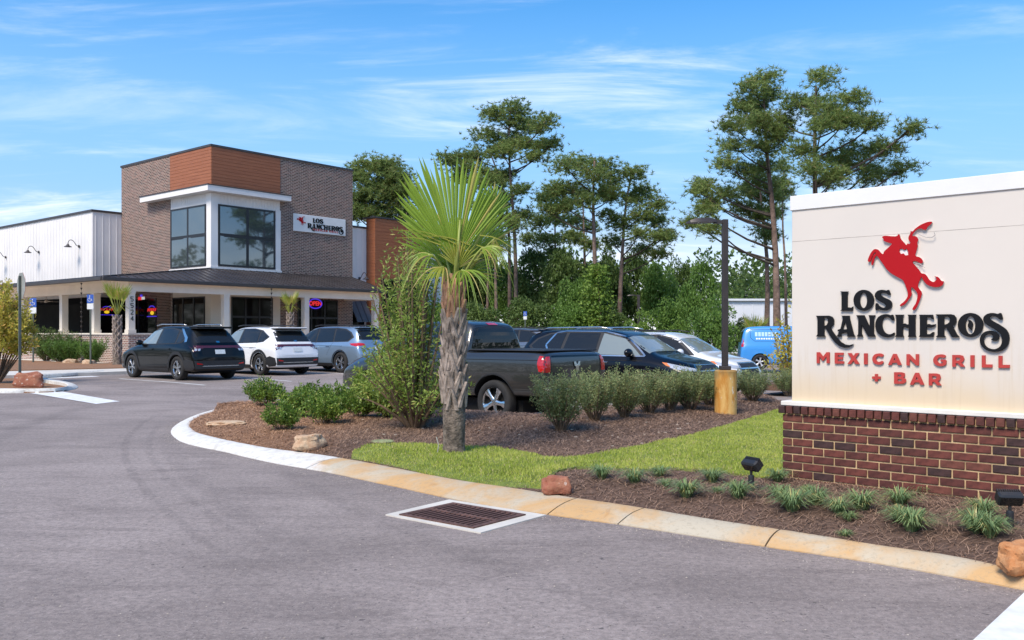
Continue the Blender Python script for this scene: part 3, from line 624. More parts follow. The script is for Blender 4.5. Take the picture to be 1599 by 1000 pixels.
# house number on the corner column
SEG = {'5': [(1, 1, 0, 1), (0, 1, 0, .55), (0, .55, .8, .55), (.8, .55, 1, .3), (1, .3, .7, 0), (.7, 0, 0, .08)], '2': [(0, .8, .3, 1), (.3, 1, .8, 1), (.8, 1, 1, .7), (1, .7, 0, 0), (0, 0, 1, 0)], '4': [(.75, 0, .75, 1), (.75, 1, 0, .35), (0, .35, 1, .35)]}
for i, ch in enumerate('5524'):
    m = MB(); zc = 3.12-i*.29
    for (x0, y0, x1, y1) in SEG[ch]: m.tube([(-.06+x0*.12, -.165, zc-.16+y0*.2), (-.06+x1*.12, -.165, zc-.16+y1*.2)], .017, 5)
    part('number', m, M_FRAME)
# rain chains hang from the eaves
def chain(a, b, lab):
    t = empty('rain_chain', bld.matrix_basis @ Vector((a, b, 0)), ANG, label=lab, cat='rain chain', group='rain chains at the porch eaves')
    m = MB(); m.tube([(0, 0, 3.84), (0, 0, .35)], .008, 5); m.obj('chain_link', M_COPE, t)
    for i in range(16): z = 3.75-i*.215; MB().lathe([(.012, z-.05), (.05, z+.045), (.055, z+.05), (.0, z-.03)], 10).obj('cup', M_COPE, t, smooth=True)
bld.matrix_basis = Matrix.Translation(B0) @ Matrix.Rotation(ANG, 4, 'Z')
c_ = hitA(127, 480, -1.35); chain(-1.35, c_.y, 'dark cup rain chain hanging left of the small palm at the porch corner')
c_ = hitB(424, 480, -.5); chain(c_.x, -.5, 'dark cup rain chain hanging from the front eave above the white car')
# gooseneck lamps
def gooseneck(loc, rz, lab):
    t = empty('wall_lamp', bld.matrix_basis @ Vector(loc), rz, label=lab, cat='wall lamp', group='gooseneck lamps on the white walls'); t.scale = (.78,)*3
    MB().lathe([(0, .0), (.11, .0), (.11, -.05), (.0, -.05)], 14, 'Y').obj('wall_plate', M_COPE, t)
    pts = [(0, -.05, 0), (0, -.22, .06), (0, -.36, .30), (0, -.52, .44), (0, -.70, .42), (0, -.80, .28), (0, -.82, .10)]
    MB().tube(smooth([Vector(p) for p in pts]), .026, 8).obj('arm', M_COPE, t, smooth=True)
    MB().lathe([(.05, .16), (.09, .10), (.12, .03), (.27, -.05), (.28, -.08), (.25, -.07), (.0, .0)], 18, 'Z', (0, -.82, -.03)).obj('shade', M_COPE, t, smooth=True)
for (u, v, lab) in ((123.6, 385, 'black gooseneck lamp on white wing nearest the brick tower'), (60.5, 394, 'middle black gooseneck lamp on the white left wing'), (9, 402, 'black gooseneck lamp on left wing at the photo edge')):
    p = hitA(u, v, 3.90); gooseneck(p, ANG-PI/2, lab)
p = hitB(561, 435, 3.36); gooseneck(p, ANG, 'small black gooseneck lamp on white wall right of the tower')
# ------------------------------------------------------------------ neon signs and flag seen in the porch
def glow(name, c, s=3.0): return mat(name, tuple(x*.3 for x in c), .5, 0, emit=c, es=s)
N_R, N_B, N_Y, N_W, N_P = glow('neon_red', (1, .04, .05), .4), glow('neon_blue', (.10, .05, 1), .4), glow('neon_yellow', (1, .65, .03), .5), glow('neon_white', (1, 1, 1), .3), glow('neon_pink', (.9, .08, .35), 1.2)
def neon(loc, rz, w, lab):
    t = empty('neon_sign', bld.matrix_basis @ Vector(loc), rz, label=lab, cat='neon sign', group='sun shaped neon signs in the porch windows')
    k = w/2; MB().tube([(-.5*k, 0, .42*k), (-.2*k, 0, .55*k), (.2*k, 0, .55*k), (.5*k, 0, .42*k)], .024*w, 6).obj('arc', N_B, t)
    for i in range(5):
        x = -.8*k+i*.34*k; z = .1*k
        MB().tube([(x, 0, z-.08*k), (x+.08*k, 0, z+.22*k), (x+.16*k, 0, z), (x+.24*k, 0, z+.24*k)], .016*w, 5).obj('letter', N_R, t)
    m = MB(); m.lathe([(0, 0), (.3*k, 0), (.3*k, .03), (0, .03)], 20, 'Y'); m.v = [(x, y, z*.62-.12*k) for x, y, z in m.v]; m.obj('sun', N_Y, t)
    for i in range(7): a = -.9*k+i*.27*k; MB().box(a, a+.2*k, -.01, .03, -.50*k, -.42*k).obj('letter', N_B, t)
p = hitB(167, 486, Bb-.12); p.y = Bb-.12; neon(p, ANG, .95, 'sun shaped neon sign in the window behind the small left palm')
p = hitA(237, 487, A0-.1); neon(p, ANG-PI/2, 1.15, 'sun shaped neon sign beside the brick pier in the porch')
p = hitA(221, 466, A0-.4); t = empty('flag_sign', bld.matrix_basis @ p, ANG-PI/2, label='small red white and blue lit flag sign high in the porch', cat='sign')
t.scale = (.65,)*3; MB().box(-.6, .0, 0, .03, -.15, .12).obj('red_field', N_R, t); MB().box(.0, .5, 0, .03, -.12, .12).obj('white_field', N_W, t); MB().box(-.25, .1, 0, .03, .12, .32).obj('blue_field', N_B, t)
p = hitB(492.5, 474.5, Bf-.1); t = empty('open_sign', bld.matrix_basis @ p, ANG, label='red and blue oval neon OPEN sign in the porch window', cat='open sign')
m = MB(); ring = [(math.cos(i*PI/12)*.46, 0, math.sin(i*PI/12)*.27) for i in range(25)]; m.tube(ring, .035, 6, cap=False); m.obj('ring', N_B, t)
def text_mesh(s, size, ext, off=0):
    c = bpy.data.curves.new('text_source', 'FONT'); c.body = s; c.size = size; c.extrude = ext; c.offset = off; c.align_x = 'CENTER'; c.align_y = 'CENTER'; c.resolution_u = 3
    o = bpy.data.objects.new('text_source', c); COL.objects.link(o); dg = bpy.context.evaluated_depsgraph_get(); me = bpy.data.meshes.new_from_object(o.evaluated_get(dg)); bpy.data.objects.remove(o); bpy.data.curves.remove(c); return me
me = text_mesh('OPEN', .34, .01, .012); me.transform(Matrix.Rotation(PI/2, 4, 'X')); me.materials.clear(); me.materials.append(N_R); link('letters', me, t)
# ------------------------------------------------------------------ lettering shared by both boards (outlines in pixels of the monument panel)
def zA(l): return [(1265+x/9.093, 445+y/9.093) for x, y in l]
def zB(l): return [(1365+x/11.108, 480+y/11.11) for x, y in l]
def zC(l): return [(1475+x/11.108, 480+y/11.11) for x, y in l]
def zH(l): return [(1340+x/5.88, 330+y/5.88) for x, y in l]
def ell(cx, cy, rx, ry, n=36): return [(cx+rx*math.cos(2*PI*i/n), cy+ry*math.sin(2*PI*i/n)) for i in range(n)]
def rnd(l, it=1):
    for _ in range(it):
        o = []
        for i in range(len(l)):
            a, b = l[i], l[(i+1) % len(l)]; o += [(a[0]*.78+b[0]*.22, a[1]*.78+b[1]*.22), (a[0]*.22+b[0]*.78, a[1]*.22+b[1]*.78)]
        l = o
    return l
GL = [
 ('L', zA([(438, 95), (555, 95), (543, 112), (540, 320), (600, 325), (622, 308), (616, 370), (442, 370), (460, 350), (460, 112)]), []),
 ('O', zA(ell(773, 220, 144, 148)), [zA(ell(770, 222, 52, 110))]),
 ('S', zA(rnd([(1050, 72), (1100, 84), (1115, 72), (1133, 75), (1158, 143), (1125, 148), (1095, 122), (1050, 110), (1012, 116), (1010, 140), (1040, 170), (1100, 197), (1150, 222), (1176, 262), (1170, 315), (1130, 352), (1080, 367), (1020, 360), (980, 345), (960, 362), (938, 362), (940, 262), (968, 262), (990, 300), (1040, 327), (1080, 322), (1090, 300), (1070, 270), (1010, 242), (950, 202), (928, 165), (935, 122), (970, 86), (1010, 73)])), []),
 ('R', zA([(97, 440), (280, 438), (325, 455), (350, 495), (350, 550), (320, 590), (302, 605), (330, 660), (390, 745), (450, 812), (510, 848), (570, 856), (628, 840), (600, 868), (555, 890), (500, 893), (430, 872), (370, 822), (310, 748), (260, 660), (226, 600), (212, 612), (212, 710), (228, 735), (97, 735), (118, 705), (118, 472)]), [zA([(208, 465), (245, 468), (265, 490), (268, 530), (250, 570), (212, 588)])]),
 ('A', zA([(455, 438), (575, 438), (568, 455), (630, 700), (652, 735), (532, 735), (545, 715), (540, 680), (500, 680), (455, 690), (448, 715), (460, 735), (385, 735), (408, 705), (428, 662), (400, 662), (408, 638), (445, 625), (478, 480), (474, 456)]), [zA([(512, 515), (538, 628), (500, 634), (474, 628)])]),
 ('N', zA([(668, 432), (780, 432), (858, 600), (860, 482), (843, 432), (938, 432), (918, 470), (915, 690), (938, 735), (835, 735), (745, 562), (742, 690), (760, 735), (672, 735), (695, 702), (697, 482)]), []),
 ('C', zB(rnd([(300, 143), (318, 130), (343, 130), (367, 228), (325, 230), (288, 185), (240, 163), (190, 175), (160, 222), (150, 300), (165, 382), (200, 440), (250, 470), (310, 468), (370, 432), (365, 482), (320, 510), (230, 524), (140, 502), (70, 442), (33, 350), (38, 258), (75, 178), (140, 134), (210, 120), (265, 126)])), []),
 ('H', zB([(375, 130), (530, 130), (513, 160), (512, 290), (545, 281), (590, 302), (612, 295), (612, 165), (595, 130), (742, 130), (728, 160), (728, 480), (742, 515), (600, 515), (612, 480), (612, 350), (580, 358), (530, 335), (512, 345), (512, 480), (530, 515), (375, 515), (398, 480), (398, 165)]), []),
 ('E', zB([(792, 130), (1030, 130), (1048, 210), (1015, 205), (985, 175), (925, 170), (925, 302), (960, 290), (1010, 305), (1085, 293), (1060, 330), (1000, 354), (950, 350), (925, 335), (925, 468), (985, 466), (1030, 430), (1056, 433), (1040, 515), (792, 515), (808, 480), (808, 160)]), []),
 ('R', zC([(-144, 125), (120, 122), (175, 135), (215, 185), (218, 245), (190, 300), (155, 330), (225, 470), (270, 518), (140, 520), (75, 410), (42, 352), (5, 352), (5, 485), (33, 518), (-142, 518), (-107, 485), (-107, 158)]), [zC([(5, 160), (60, 162), (95, 180), (108, 215), (95, 260), (60, 290), (5, 305)])]),
 ('O', zC(ell(462, 308, 220, 208)), [zC(ell(460, 312, 85, 158))]),
 ('flame', zC([(418, 218), (455, 225), (490, 255), (505, 295), (498, 340), (485, 360), (490, 410), (455, 385), (415, 335), (415, 300), (435, 265)]), []),
 ('S', zC(rnd([(860, 100), (940, 118), (962, 102), (995, 100), (1030, 218), (962, 214), (930, 180), (880, 155), (830, 155), (795, 180), (803, 212), (870, 252), (980, 312), (1080, 382), (1128, 462), (1140, 552), (1115, 652), (1050, 727), (960, 770), (860, 777), (760, 757), (680, 707), (630, 630), (620, 550), (648, 480), (700, 428), (780, 405), (860, 410), (920, 438), (955, 490), (962, 535), (940, 572), (880, 587), (808, 562), (850, 537), (852, 500), (818, 467), (770, 460), (720, 490), (692, 560), (702, 640), (750, 698), (830, 728), (900, 726), (968, 690), (1008, 620), (1008, 540), (978, 462), (930, 418), (860, 372), (770, 322), (700, 268), (678, 215), (692, 162), (742, 120), (800, 102)])), []),
]
HORSE = zH(rnd([(225, 238), (255, 226), (310, 232), (365, 234), (385, 206), (400, 260), (430, 290), (452, 318), (462, 296), (480, 306), (490, 290), (470, 262), (472, 235), (490, 205), (490, 183), (508, 190), (530, 165), (580, 128), (640, 102), (684, 96), (687, 110), (665, 132), (645, 145), (635, 172), (610, 174), (590, 160), (555, 165), (525, 190), (510, 215), (503, 236), (520, 228), (545, 235), (562, 265), (550, 290), (556, 320), (545, 360), (530, 415), (580, 425), (607, 465), (590, 484), (565, 472), (530, 455), (502, 470), (540, 510), (575, 550), (585, 572), (620, 576), (642, 600), (662, 635), (700, 655), (728, 632), (726, 612), (705, 598), (745, 605), (770, 642), (797, 645), (785, 682), (740, 700), (690, 697), (640, 677), (610, 642), (592, 600), (580, 625), (560, 668), (558, 702), (597, 750), (582, 800), (550, 880), (525, 910), (503, 905), (520, 873), (538, 850), (555, 790), (553, 750), (510, 702), (497, 697), (493, 730), (504, 765), (480, 802), (440, 857), (393, 877), (393, 860), (433, 830), (463, 790), (466, 750), (440, 672), (420, 632), (370, 607), (310, 572), (268, 532), (248, 500), (213, 452), (183, 407), (162, 427), (154, 472), (140, 502), (130, 490), (133, 460), (148, 410), (178, 383), (160, 378), (137, 422), (127, 457), (110, 470), (96, 460), (106, 425), (128, 380), (158, 348), (192, 353), (217, 385), (238, 400), (248, 370), (288, 335), (325, 300), (288, 291), (240, 275), (247, 262)]))
HHOLE = zH([(390, 350), (415, 345), (430, 360), (455, 345), (468, 375), (470, 405), (440, 408), (425, 390), (400, 395), (388, 375)])
UL = {
 'M': ([(0, 0), (.24, 0), (.5, .42), (.76, 0), (1, 0), (1, 1), (.77, 1), (.77, .38), (.52, .78), (.47, .78), (.23, .38), (.23, 1), (0, 1)], []),
 'E': ([(0, 0), (.95, 0), (.95, .22), (.34, .22), (.34, .39), (.88, .39), (.88, .6), (.34, .6), (.34, .78), (1, .78), (1, 1), (0, 1)], []),
 'X': ([(.02, 0), (.33, 0), (.5, .3), (.68, 0), (.98, 0), (.68, .48), (1, 1), (.68, 1), (.5, .68), (.3, 1), (0, 1), (.34, .5)], []),
 'I': ([(0, 0), (1, 0), (1, 1), (0, 1)], []),
 'C': (rnd([(.58, -.02), (.85, .03), (1, .18), (.82, .34), (.6, .23), (.42, .26), (.29, .5), (.42, .74), (.6, .77), (.84, .65), (1, .8), (.82, .97), (.55, 1.02), (.2, .93), (0, .65), (0, .35), (.2, .07)]), []),
 'A': ([(.38, 0), (.62, 0), (1, 1), (.74, 1), (.66, .8), (.34, .8), (.26, 1), (0, 1)], [[(.5, .32), (.585, .58), (.415, .58)]]),
 'N': ([(0, 0), (.24, 0), (.74, .58), (.74, 0), (1, 0), (1, 1), (.78, 1), (.26, .42), (.26, 1), (0, 1)], []),
 'G': (rnd([(.58, -.02), (.84, .03), (.98, .15), (.82, .32), (.6, .22), (.42, .26), (.28, .5), (.42, .75), (.62, .78), (.74, .74), (.74, .62), (.55, .62), (.55, .44), (1, .44), (1, .85), (.8, .98), (.55, 1.02), (.2, .93), (0, .65), (0, .35), (.2, .07)]), []),
 'R': ([(0, 0), (.58, 0), (.85, .08), (.95, .34), (.85, .56), (.72, .65), (1, 1), (.68, 1), (.46, .7), (.28, .7), (.28, 1), (0, 1)], [[(.28, .22), (.55, .22), (.65, .34), (.55, .47), (.28, .47)]]),
 'L': ([(0, 0), (.35, 0), (.35, .75), (1, .75), (1, 1), (0, 1)], []),
 'B': ([(0, 0), (.62, 0), (.88, .1), (.9, .34), (.78, .47), (.97, .6), (1, .82), (.85, .96), (.65, 1), (0, 1)], [[(.3, .2), (.55, .2), (.62, .3), (.55, .38), (.3, .38)], [(.3, .58), (.6, .58), (.68, .68), (.6, .79), (.3, .79)]]),
 '+': ([(.33, 0), (.67, 0), (.67, .33), (1, .33), (1, .67), (.67, .67), (.67, 1), (.33, 1), (.33, .67), (0, .67), (0, .33), (.33, .33)], []),
}
RED = [('M', 77, 172, 520, 601), ('E', 210, 278, 523, 604), ('X', 303, 392, 526, 607), ('I', 425, 452, 528, 609), ('C', 487, 572, 529, 611), ('A', 602, 702, 532, 614), ('N', 738, 830, 534, 617), ('G', 935, 1032, 536, 622), ('R', 1075, 1168, 540, 627), ('I', 1208, 1238, 542, 629), ('L', 1292, 1370, 543, 632), ('L', 1415, 1498, 546, 635), ('+', 485, 547, 680, 735), ('B', 647, 735, 667, 752), ('A', 762, 868, 671, 759), ('R', 902, 995, 676, 764)]
GR_ = []
for ch, x0, x1, y0, y1 in RED:
    o, hs = UL[ch]; f = lambda l: [(1260+(x0+(x1-x0)*a)/4.717, 440+(y0+(y1-y0)*b)/4.717) for a, b in l]; GR_.append((ch, f(o), [f(h) for h in hs]))
# monument sign frame
S0 = Vector((2.56, 8.42, 0)); sX = Vector((.7386, -.6741, 0)).normalized(); sY = Vector((-sX.y, sX.x, 0)); SANG = math.atan2(sX.y, sX.x); PY = .035
def onpanel(u, v, d=PY):
    r = Vector(((u-CX)/F, 1, -(v-HZ)/F)); o = Vector((0, 0, H)); k = (S0-o+sY*d).dot(sY)/r.dot(sY); w = o+r*k-S0; return w.dot(sX), w.z
mon = empty('monument_sign', S0, SANG, label='monument sign with white panel, red horse rider and black lettering on brick base', cat='sign')
M_PANEL = None
def panel_mat():
    t = NT('sign_panel_stucco'); v = t.coord('Object'); s = t.N('ShaderNodeSeparateXYZ'); t.L(v, s.inputs[0])
    c = t.mix(t.rng(t.noise(v, .9, 4), .3, .7), (.70, .635, .56), (.67, .61, .54))
    st = t.rng(t.math('ADD', s.outputs[2], t.math('MULTIPLY', t.noise(v, 1.6, 4), .5)), 1.62, 1.12)
    c = t.mix(t.math('MULTIPLY', st, .55), c, (.70, .50, .24))
    dr = t.rng(t.noise(t.coord('Object', (14, 14, .6)), 2.2, 4, .6), .5, .75); c = t.mix(t.math('MULTIPLY', t.math('MULTIPLY', dr, t.rng(s.outputs[2], 1.55, 1.35)), .28), c, (.55, .42, .26))
    t.set(t.b.inputs['Base Color'], c); t.b.inputs['Roughness'].default_value = .55; t.bump(t.noise(v, 90, 4, .6), .04, .002); return t.m
M_PANEL = panel_mat(); SW = 2.36; SD = .55
M_STRIM = mat('white_sign_trim', (.78, .765, .74), .35, .03, 2)
M_LEDGE = mat('pale_stone_ledge', (.74, .71, .64), .6, .1, 3, .1, 40)
MB().box(.075, SW-.075, PY, SD-.03, .90, 2.72, bev=.004).obj('panel', M_PANEL, mon)
MB().box(.08, SW-.08, PY-.0012, PY+.001, 2.408, 2.411).obj('panel_seam', mat('seam_brown_grey', (.42, .37, .32), .8, .3, 6), mon)  # panel joint drawn as a thin darker strip
MB().box(.062, SW-.06, PY-.014, SD-.02, 2.70, 2.838, bev=.004).obj('cap', M_STRIM, mon)
MB().box(-.012, SW+.02, -.018, SD+.02, .865, .908, bev=.006).obj('ledge', M_LEDGE, mon)
MB().box(.012, SW-.012, .010, SD-.01, -.1, .858).obj('mortar', mat('sign_mortar', (.50, .35, .19), .95, .35, 5, .6, 120), mon)
bm_ = [mat('brick_red_brown', (.125, .034, .024), .8, .35, 14, .4, 90), mat('brick_dark', (.045, .020, .018), .75, .4, 14, .4, 90), mat('brick_warm', (.14, .045, .030), .82, .3, 14, .4, 90), mat('brick_mid', (.090, .026, .020), .8, .35, 14, .4, 90)]
def brickmesh(w, h, d, m):
    b = MB(); b.box(0, w, 0, d, 0, h, bev=.004)
    b.v = [(x+random.uniform(-.0015, .0015), y+random.uniform(-.0015, .0015), z+random.uniform(-.0015, .0015)) for x, y, z in b.v]; return b.mesh('brick', m)
def bset(w, h, d): return [brickmesh(w, h, d, m) for m in bm_]
full, half, cut, sold, solr = bset(.189, .062, .09), bset(.089, .062, .09), None, bset(.0615, .068, .11), None
CH = .0745; cnt = 0
for r in range(11):
    z = .793-.0115-CH*(r+1)+.011; x = 0 if r % 2 == 0 else -.1
    while x < SW-.02:
        wt = random.choices(range(4), (5, 2.2, 1.4, 4))[0]
        if x < 0: me, px = half[wt], 0
        elif x+.19 > SW: me, px = half[wt], x
        else: me, px = full[wt], x
        b = link('brick', me, mon); b.location = (px+(.0 if x >= 0 else 0), random.uniform(-.002, .002), z); x += .2; cnt += 1
x = -.03
while x < SW: b = link('brick', sold[random.choices(range(4), (5, 1.2, 3, 4))[0]], mon); b.location = (x, -.03+random.uniform(-.001, .001), .793+random.uniform(-.001, .001)); x += .0745
M_BLK = mat('black_letter', (.008, .008, .009), .5, .0, spec=.22); M_RED = mat('red_emblem', (.42, .004, .008), .5, .0, spec=.25); M_RL = mat('red_letter', (.47, .045, .035), .5, .08, 6)
def panelfn(off): return lambda x, y, h: (onpanel(x, y)[0], PY-off-h, onpanel(x, y)[1])
for ch, o, hs in GL: MB().poly(o, 0, .018, panelfn(.006), hs).obj('letter' if len(ch) == 1 else 'flame', M_BLK, mon, fixn=True)
for ch, o, hs in GR_: MB().poly(o, 0, .014, panelfn(.005), hs).obj('red_letter' if ch != '+' else 'plus_mark', M_RL, mon, fixn=True)
MB().poly(HORSE, 0, .012, panelfn(.0145), [HHOLE]).obj('horse_and_rider', M_RED, mon, fixn=True)
hb = MB().poly(HORSE, 0, .012, panelfn(.002), []).obj('horse_backing', M_STRIM, mon, fixn=True)
m = MB(); m.tube([(onpanel(1340+a/5.88, 330+b/5.88)[0], PY-.03, onpanel(1340+a/5.88, 330+b/5.88)[1]) for a, b in ((550, 200), (590, 225), (640, 243), (690, 243), (718, 222), (708, 197))], .003, 5)
m.tube([(onpanel(1340+a/5.88, 330+b/5.88)[0], PY-.03, onpanel(1340+a/5.88, 330+b/5.88)[1]) for a, b in ((520, 475), (580, 490), (625, 520))], .003, 5); m.obj('lasso', mat('grey_wire', (.35, .33, .31), .4), mon)
# the same lettering on the board of the tower
tp = bld.matrix_basis @ Vector((A0+5.08, Bf-.02, 7.27)); brd = empty('wall_sign', tp, ANG, label='white board sign with red rider and black lettering on the brick tower', cat='sign')
BW, BH = 3.72, .98; MB().box(0, BW, -.06, 0, 0, BH, bev=.01).obj('board', M_STRIM, brd)
def flatten(k0, k1, h0, h1, src):
    """map panel coordinates into a rectangle of the small board"""
    (sx0, sx1, sz0, sz1) = src
    def fn(x, y, h):
        s, z = onpanel(x, y); return (k0+(s-sx0)/(sx1-sx0)*(k1-k0), -.062-h, h0+(z-sz0)/(sz1-sz0)*(h1-h0))
    return fn
def bbox(gls):
    ps = [onpanel(*p) for g in gls for p in g[1]]; return min(a for a, b in ps), max(a for a, b in ps), min(b for a, b in ps), max(b for a, b in ps)
bb = bbox(GL); fL = flatten(.95, 3.55, .06, .84, bb)
for ch, o, hs in GL: MB().poly(o, 0, .03, fL, hs).obj('letter' if len(ch) == 1 else 'flame', M_BLK, brd, fixn=True)
bh_ = bbox([('', HORSE)]); MB().poly(HORSE, 0, .03, flatten(.22, .83, .36, .86, bh_), [HHOLE]).obj('horse_and_rider', M_RED, brd, fixn=True)
fR = flatten(1.35, 3.15, .12, .25, bbox(GR_[:12]))
for ch, o, hs in GR_[:12]: MB().poly(o, 0, .02, fR, hs).obj('red_letter', M_RL, brd, fixn=True)
# ------------------------------------------------------------------ vehicles (x forward from the rear bumper, y left, z up)
def paint(name, col, metal=0., rough=.22, coat=1.): return mat(name, col, rough, .0, metal=metal, coat=coat, coatr=.03, spec=.5 if coat == 1 else .15)
P_BLACK = paint('black_car_paint', (.003, .003, .003), 0, .3, .5); P_WHITE = paint('white_car_paint', (.80, .80, .80)); P_BLUE = paint('silver_blue_car_paint', (.30, .40, .50), .6, .3)
P_GREY = paint('dark_grey_car_paint', (.060, .058, .054), .6, .30, 1.); P_VAN = paint('bright_blue_van_paint', (.045, .27, .66), 0, .3); P_NAVY = paint('black_blue_car_paint', (.004, .004, .006), 0, .3, .55); P_SILVER = paint('grey_car_paint', (.22, .23, .25), .7, .3)
C_GLASS = mat('car_glass', (.016, .017, .017), .02, 0, spec=.5, coat=.0); C_GLASSL = mat('light_car_glass', (.20, .235, .23), .03, 0, spec=.8, coat=.5)
C_TRIM = mat('black_plastic', (.020, .020, .021), .55, .15, 6); C_DARK = mat('wheel_well_black', (.006, .006, .006), .9, 0); C_CHR = mat('chrome', (.70, .69, .67), .25, 0, metal=1); C_ALLOY = mat('alloy_rim', (.50, .51, .52), .25, 0, metal=.9)
C_RED = mat('tail_lamp_red', (.45, .006, .008), .12, 0, coat=1, emit=(.5, .004, .004), es=.04); C_RDARK = mat('dark_lamp', (.085, .012, .018), .12, 0, coat=1); C_LAMP = mat('clear_lamp', (.62, .64, .66), .08, 0, coat=1, metal=.4); C_PLATE = mat('number_plate', (.62, .66, .66), .5, .1, 30)
C_TYRE = mat('tyre_rubber', (.022, .021, .020), .85, .2, 8, .3, 60); C_AMB = mat('amber_lamp', (.75, .22, .06), .15, 0, coat=1)
def lerp_st(rows, n=0): return rows
def shell(name, rows, arches, W, mats, sub=2):
    """loft of cross-sections (x, top z, roof half width, shoulder z, shoulder half width, widest, bottom z), wheel arches cut out"""
    bm = bmesh.new(); rings = []
    for (x, zt, wr, zs, ws, wm, zb) in rows:
        d = min(.055, max(.004, (zt-zs)*.35)); h = zs-zb
        half = [(wr*.5, zt-.004), (wr*.86, zt-.35*d), (wr, zt-d), (ws, zs), (wm-.012, zs-.10*h), (wm, zs-.38*h), (wm-.004, zs-.72*h), (wm-.03, zb+.06*h), (wm-.12, zb)]
        ring = [(0, zt)]+half+[(0, zb)]+[(-a, b) for a, b in half[::-1]]
        rings.append([bm.verts.new((x, a, b)) for a, b in ring])
    for a, b in zip(rings[:-1], rings[1:]):
        n = len(a)
        for j in range(n): bm.faces.new((a[j], a[(j+1) % n], b[(j+1) % n], b[j]))
    for ring in (rings[0], rings[-1]):
        n = len(ring); h = n//2
        for j in range(h-1) if True else ():
            # quads across the end between the left and right halves
            a, b, c, d = ring[j], ring[j+1], ring[(n-j-1) % n], ring[(n-j) % n]
            vs = []
            for q in (a, b, c, d):
                if q not in vs: vs.append(q)
            if len(vs) > 2: bm.faces.new(vs)
        a, b, c = ring[h-1], ring[h], ring[h+1]; bm.faces.new((a, b, c))
    bmesh.ops.recalc_face_normals(bm, faces=bm.faces); me = bpy.data.meshes.new(name); bm.to_mesh(me); bm.free()
    for m in mats: me.materials.append(m)
    o = bpy.data.objects.new('shell_source', me); COL.objects.link(o); md = o.modifiers.new('s', 'SUBSURF'); md.levels = sub; md.render_levels = sub
    cutters = []
    for (ax, az, r) in arches:
        for s in (-1, 1):
            c = MB(); k = 28; ys = (W/2-.30, W/2+.25); prof = [(ax+r*math.cos(2*PI*i/k), az+r*math.sin(2*PI*i/k)) for i in range(k)]
            vs = [(x, s*ys[0], z) for x, z in prof]+[(x, s*ys[1], z) for x, z in prof]; c.add(vs, [tuple(range(k)), tuple(range(k, 2*k))[::-1]]+[(i, k+i, k+(i+1) % k, (i+1) % k) for i in range(k)])
            co = c.obj('cutter_source', mats[1] if len(mats) > 1 else mats[0], fixn=True); b = o.modifiers.new('b', 'BOOLEAN'); b.operation = 'DIFFERENCE'; b.object = co; b.solver = 'EXACT'; b.material_mode = 'TRANSFER'; cutters.append(co)
    dg = bpy.context.evaluated_depsgraph_get(); dg.update(); r_ = bpy.data.meshes.new_from_object(o.evaluated_get(dg))
    for c in cutters+[o]: bpy.data.objects.remove(c)
    r_.name = name; r_.polygons.foreach_set('use_smooth', [True]*len(r_.polygons)); r_.set_sharp_from_angle(angle=math.radians(42)); return r_
class Skin:
    def __init__(s, me): bm = bmesh.new(); bm.from_mesh(me); s.b = BVHTree.FromBMesh(bm); bm.free()
    def hit(s, view, a, b):
        o, d = {'L': (Vector((a, 4, b)), Vector((0, -1, 0))), 'R': (Vector((a, -4, b)), Vector((0, 1, 0))), 'B': (Vector((-4, a, b)), Vector((1, 0, 0))), 'F': (Vector((10, a, b)), Vector((-1, 0, 0))), 'T': (Vector((a, b, 5)), Vector((0, 0, -1)))}[view]
        r = s.b.ray_cast(o, d); return (r[0], -d) if r[0] is not None else (None, None)
    def patch(s, mb, view, poly, off=.006, step=.07, mi=0):
        vv = [Vector(p) for p in poly]; pts = []
        n = len(vv)
        for i in range(n):
            a, b = vv[i], vv[(i+1) % n]; k = max(1, int((b-a).length/step)); pts += [a.lerp(b, j/k) for j in range(k)]
        lp = [(p.x, p.y) for p in pts]; ee = [(i, (i+1) % len(pts)) for i in range(len(pts))]
        x = min(a for a, b in lp)+step*.5
        while x < max(a for a, b in lp):
            y = min(b for a, b in lp)+step*.5
            while y < max(b for a, b in lp):
                if inpoly(x, y, lp) and min((Vector((x, y))-p).length for p in pts) > step*.3: pts.append(Vector((x, y)))
                y += step
            x += step
        r = delaunay_2d_cdt(pts, ee, [], 1, 1e-7); P3 = []
        for p in r[0]:
            h, d = s.hit(view, p.x, p.y); P3.append(None if h is None else h+d*off)
        for f in r[2]:
            if all(P3[i] is not None for i in f):
                q = [P3[i] for i in f]
                ax = {'L': 1, 'R': 1, 'B': 0, 'F': 0, 'T': 2}[view]; sg = [c[ax] for c in q]
                if max(sg)-min(sg) < .28: mb.add(q, [tuple(range(len(f)))], mi)
        return mb
def line_poly(p, q, w=.008):
    p, q = Vector(p), Vector(q); d = (q-p).normalized(); n = Vector((-d.y, d.x))*w/2; return [p-n, q-n, q+n, p+n]
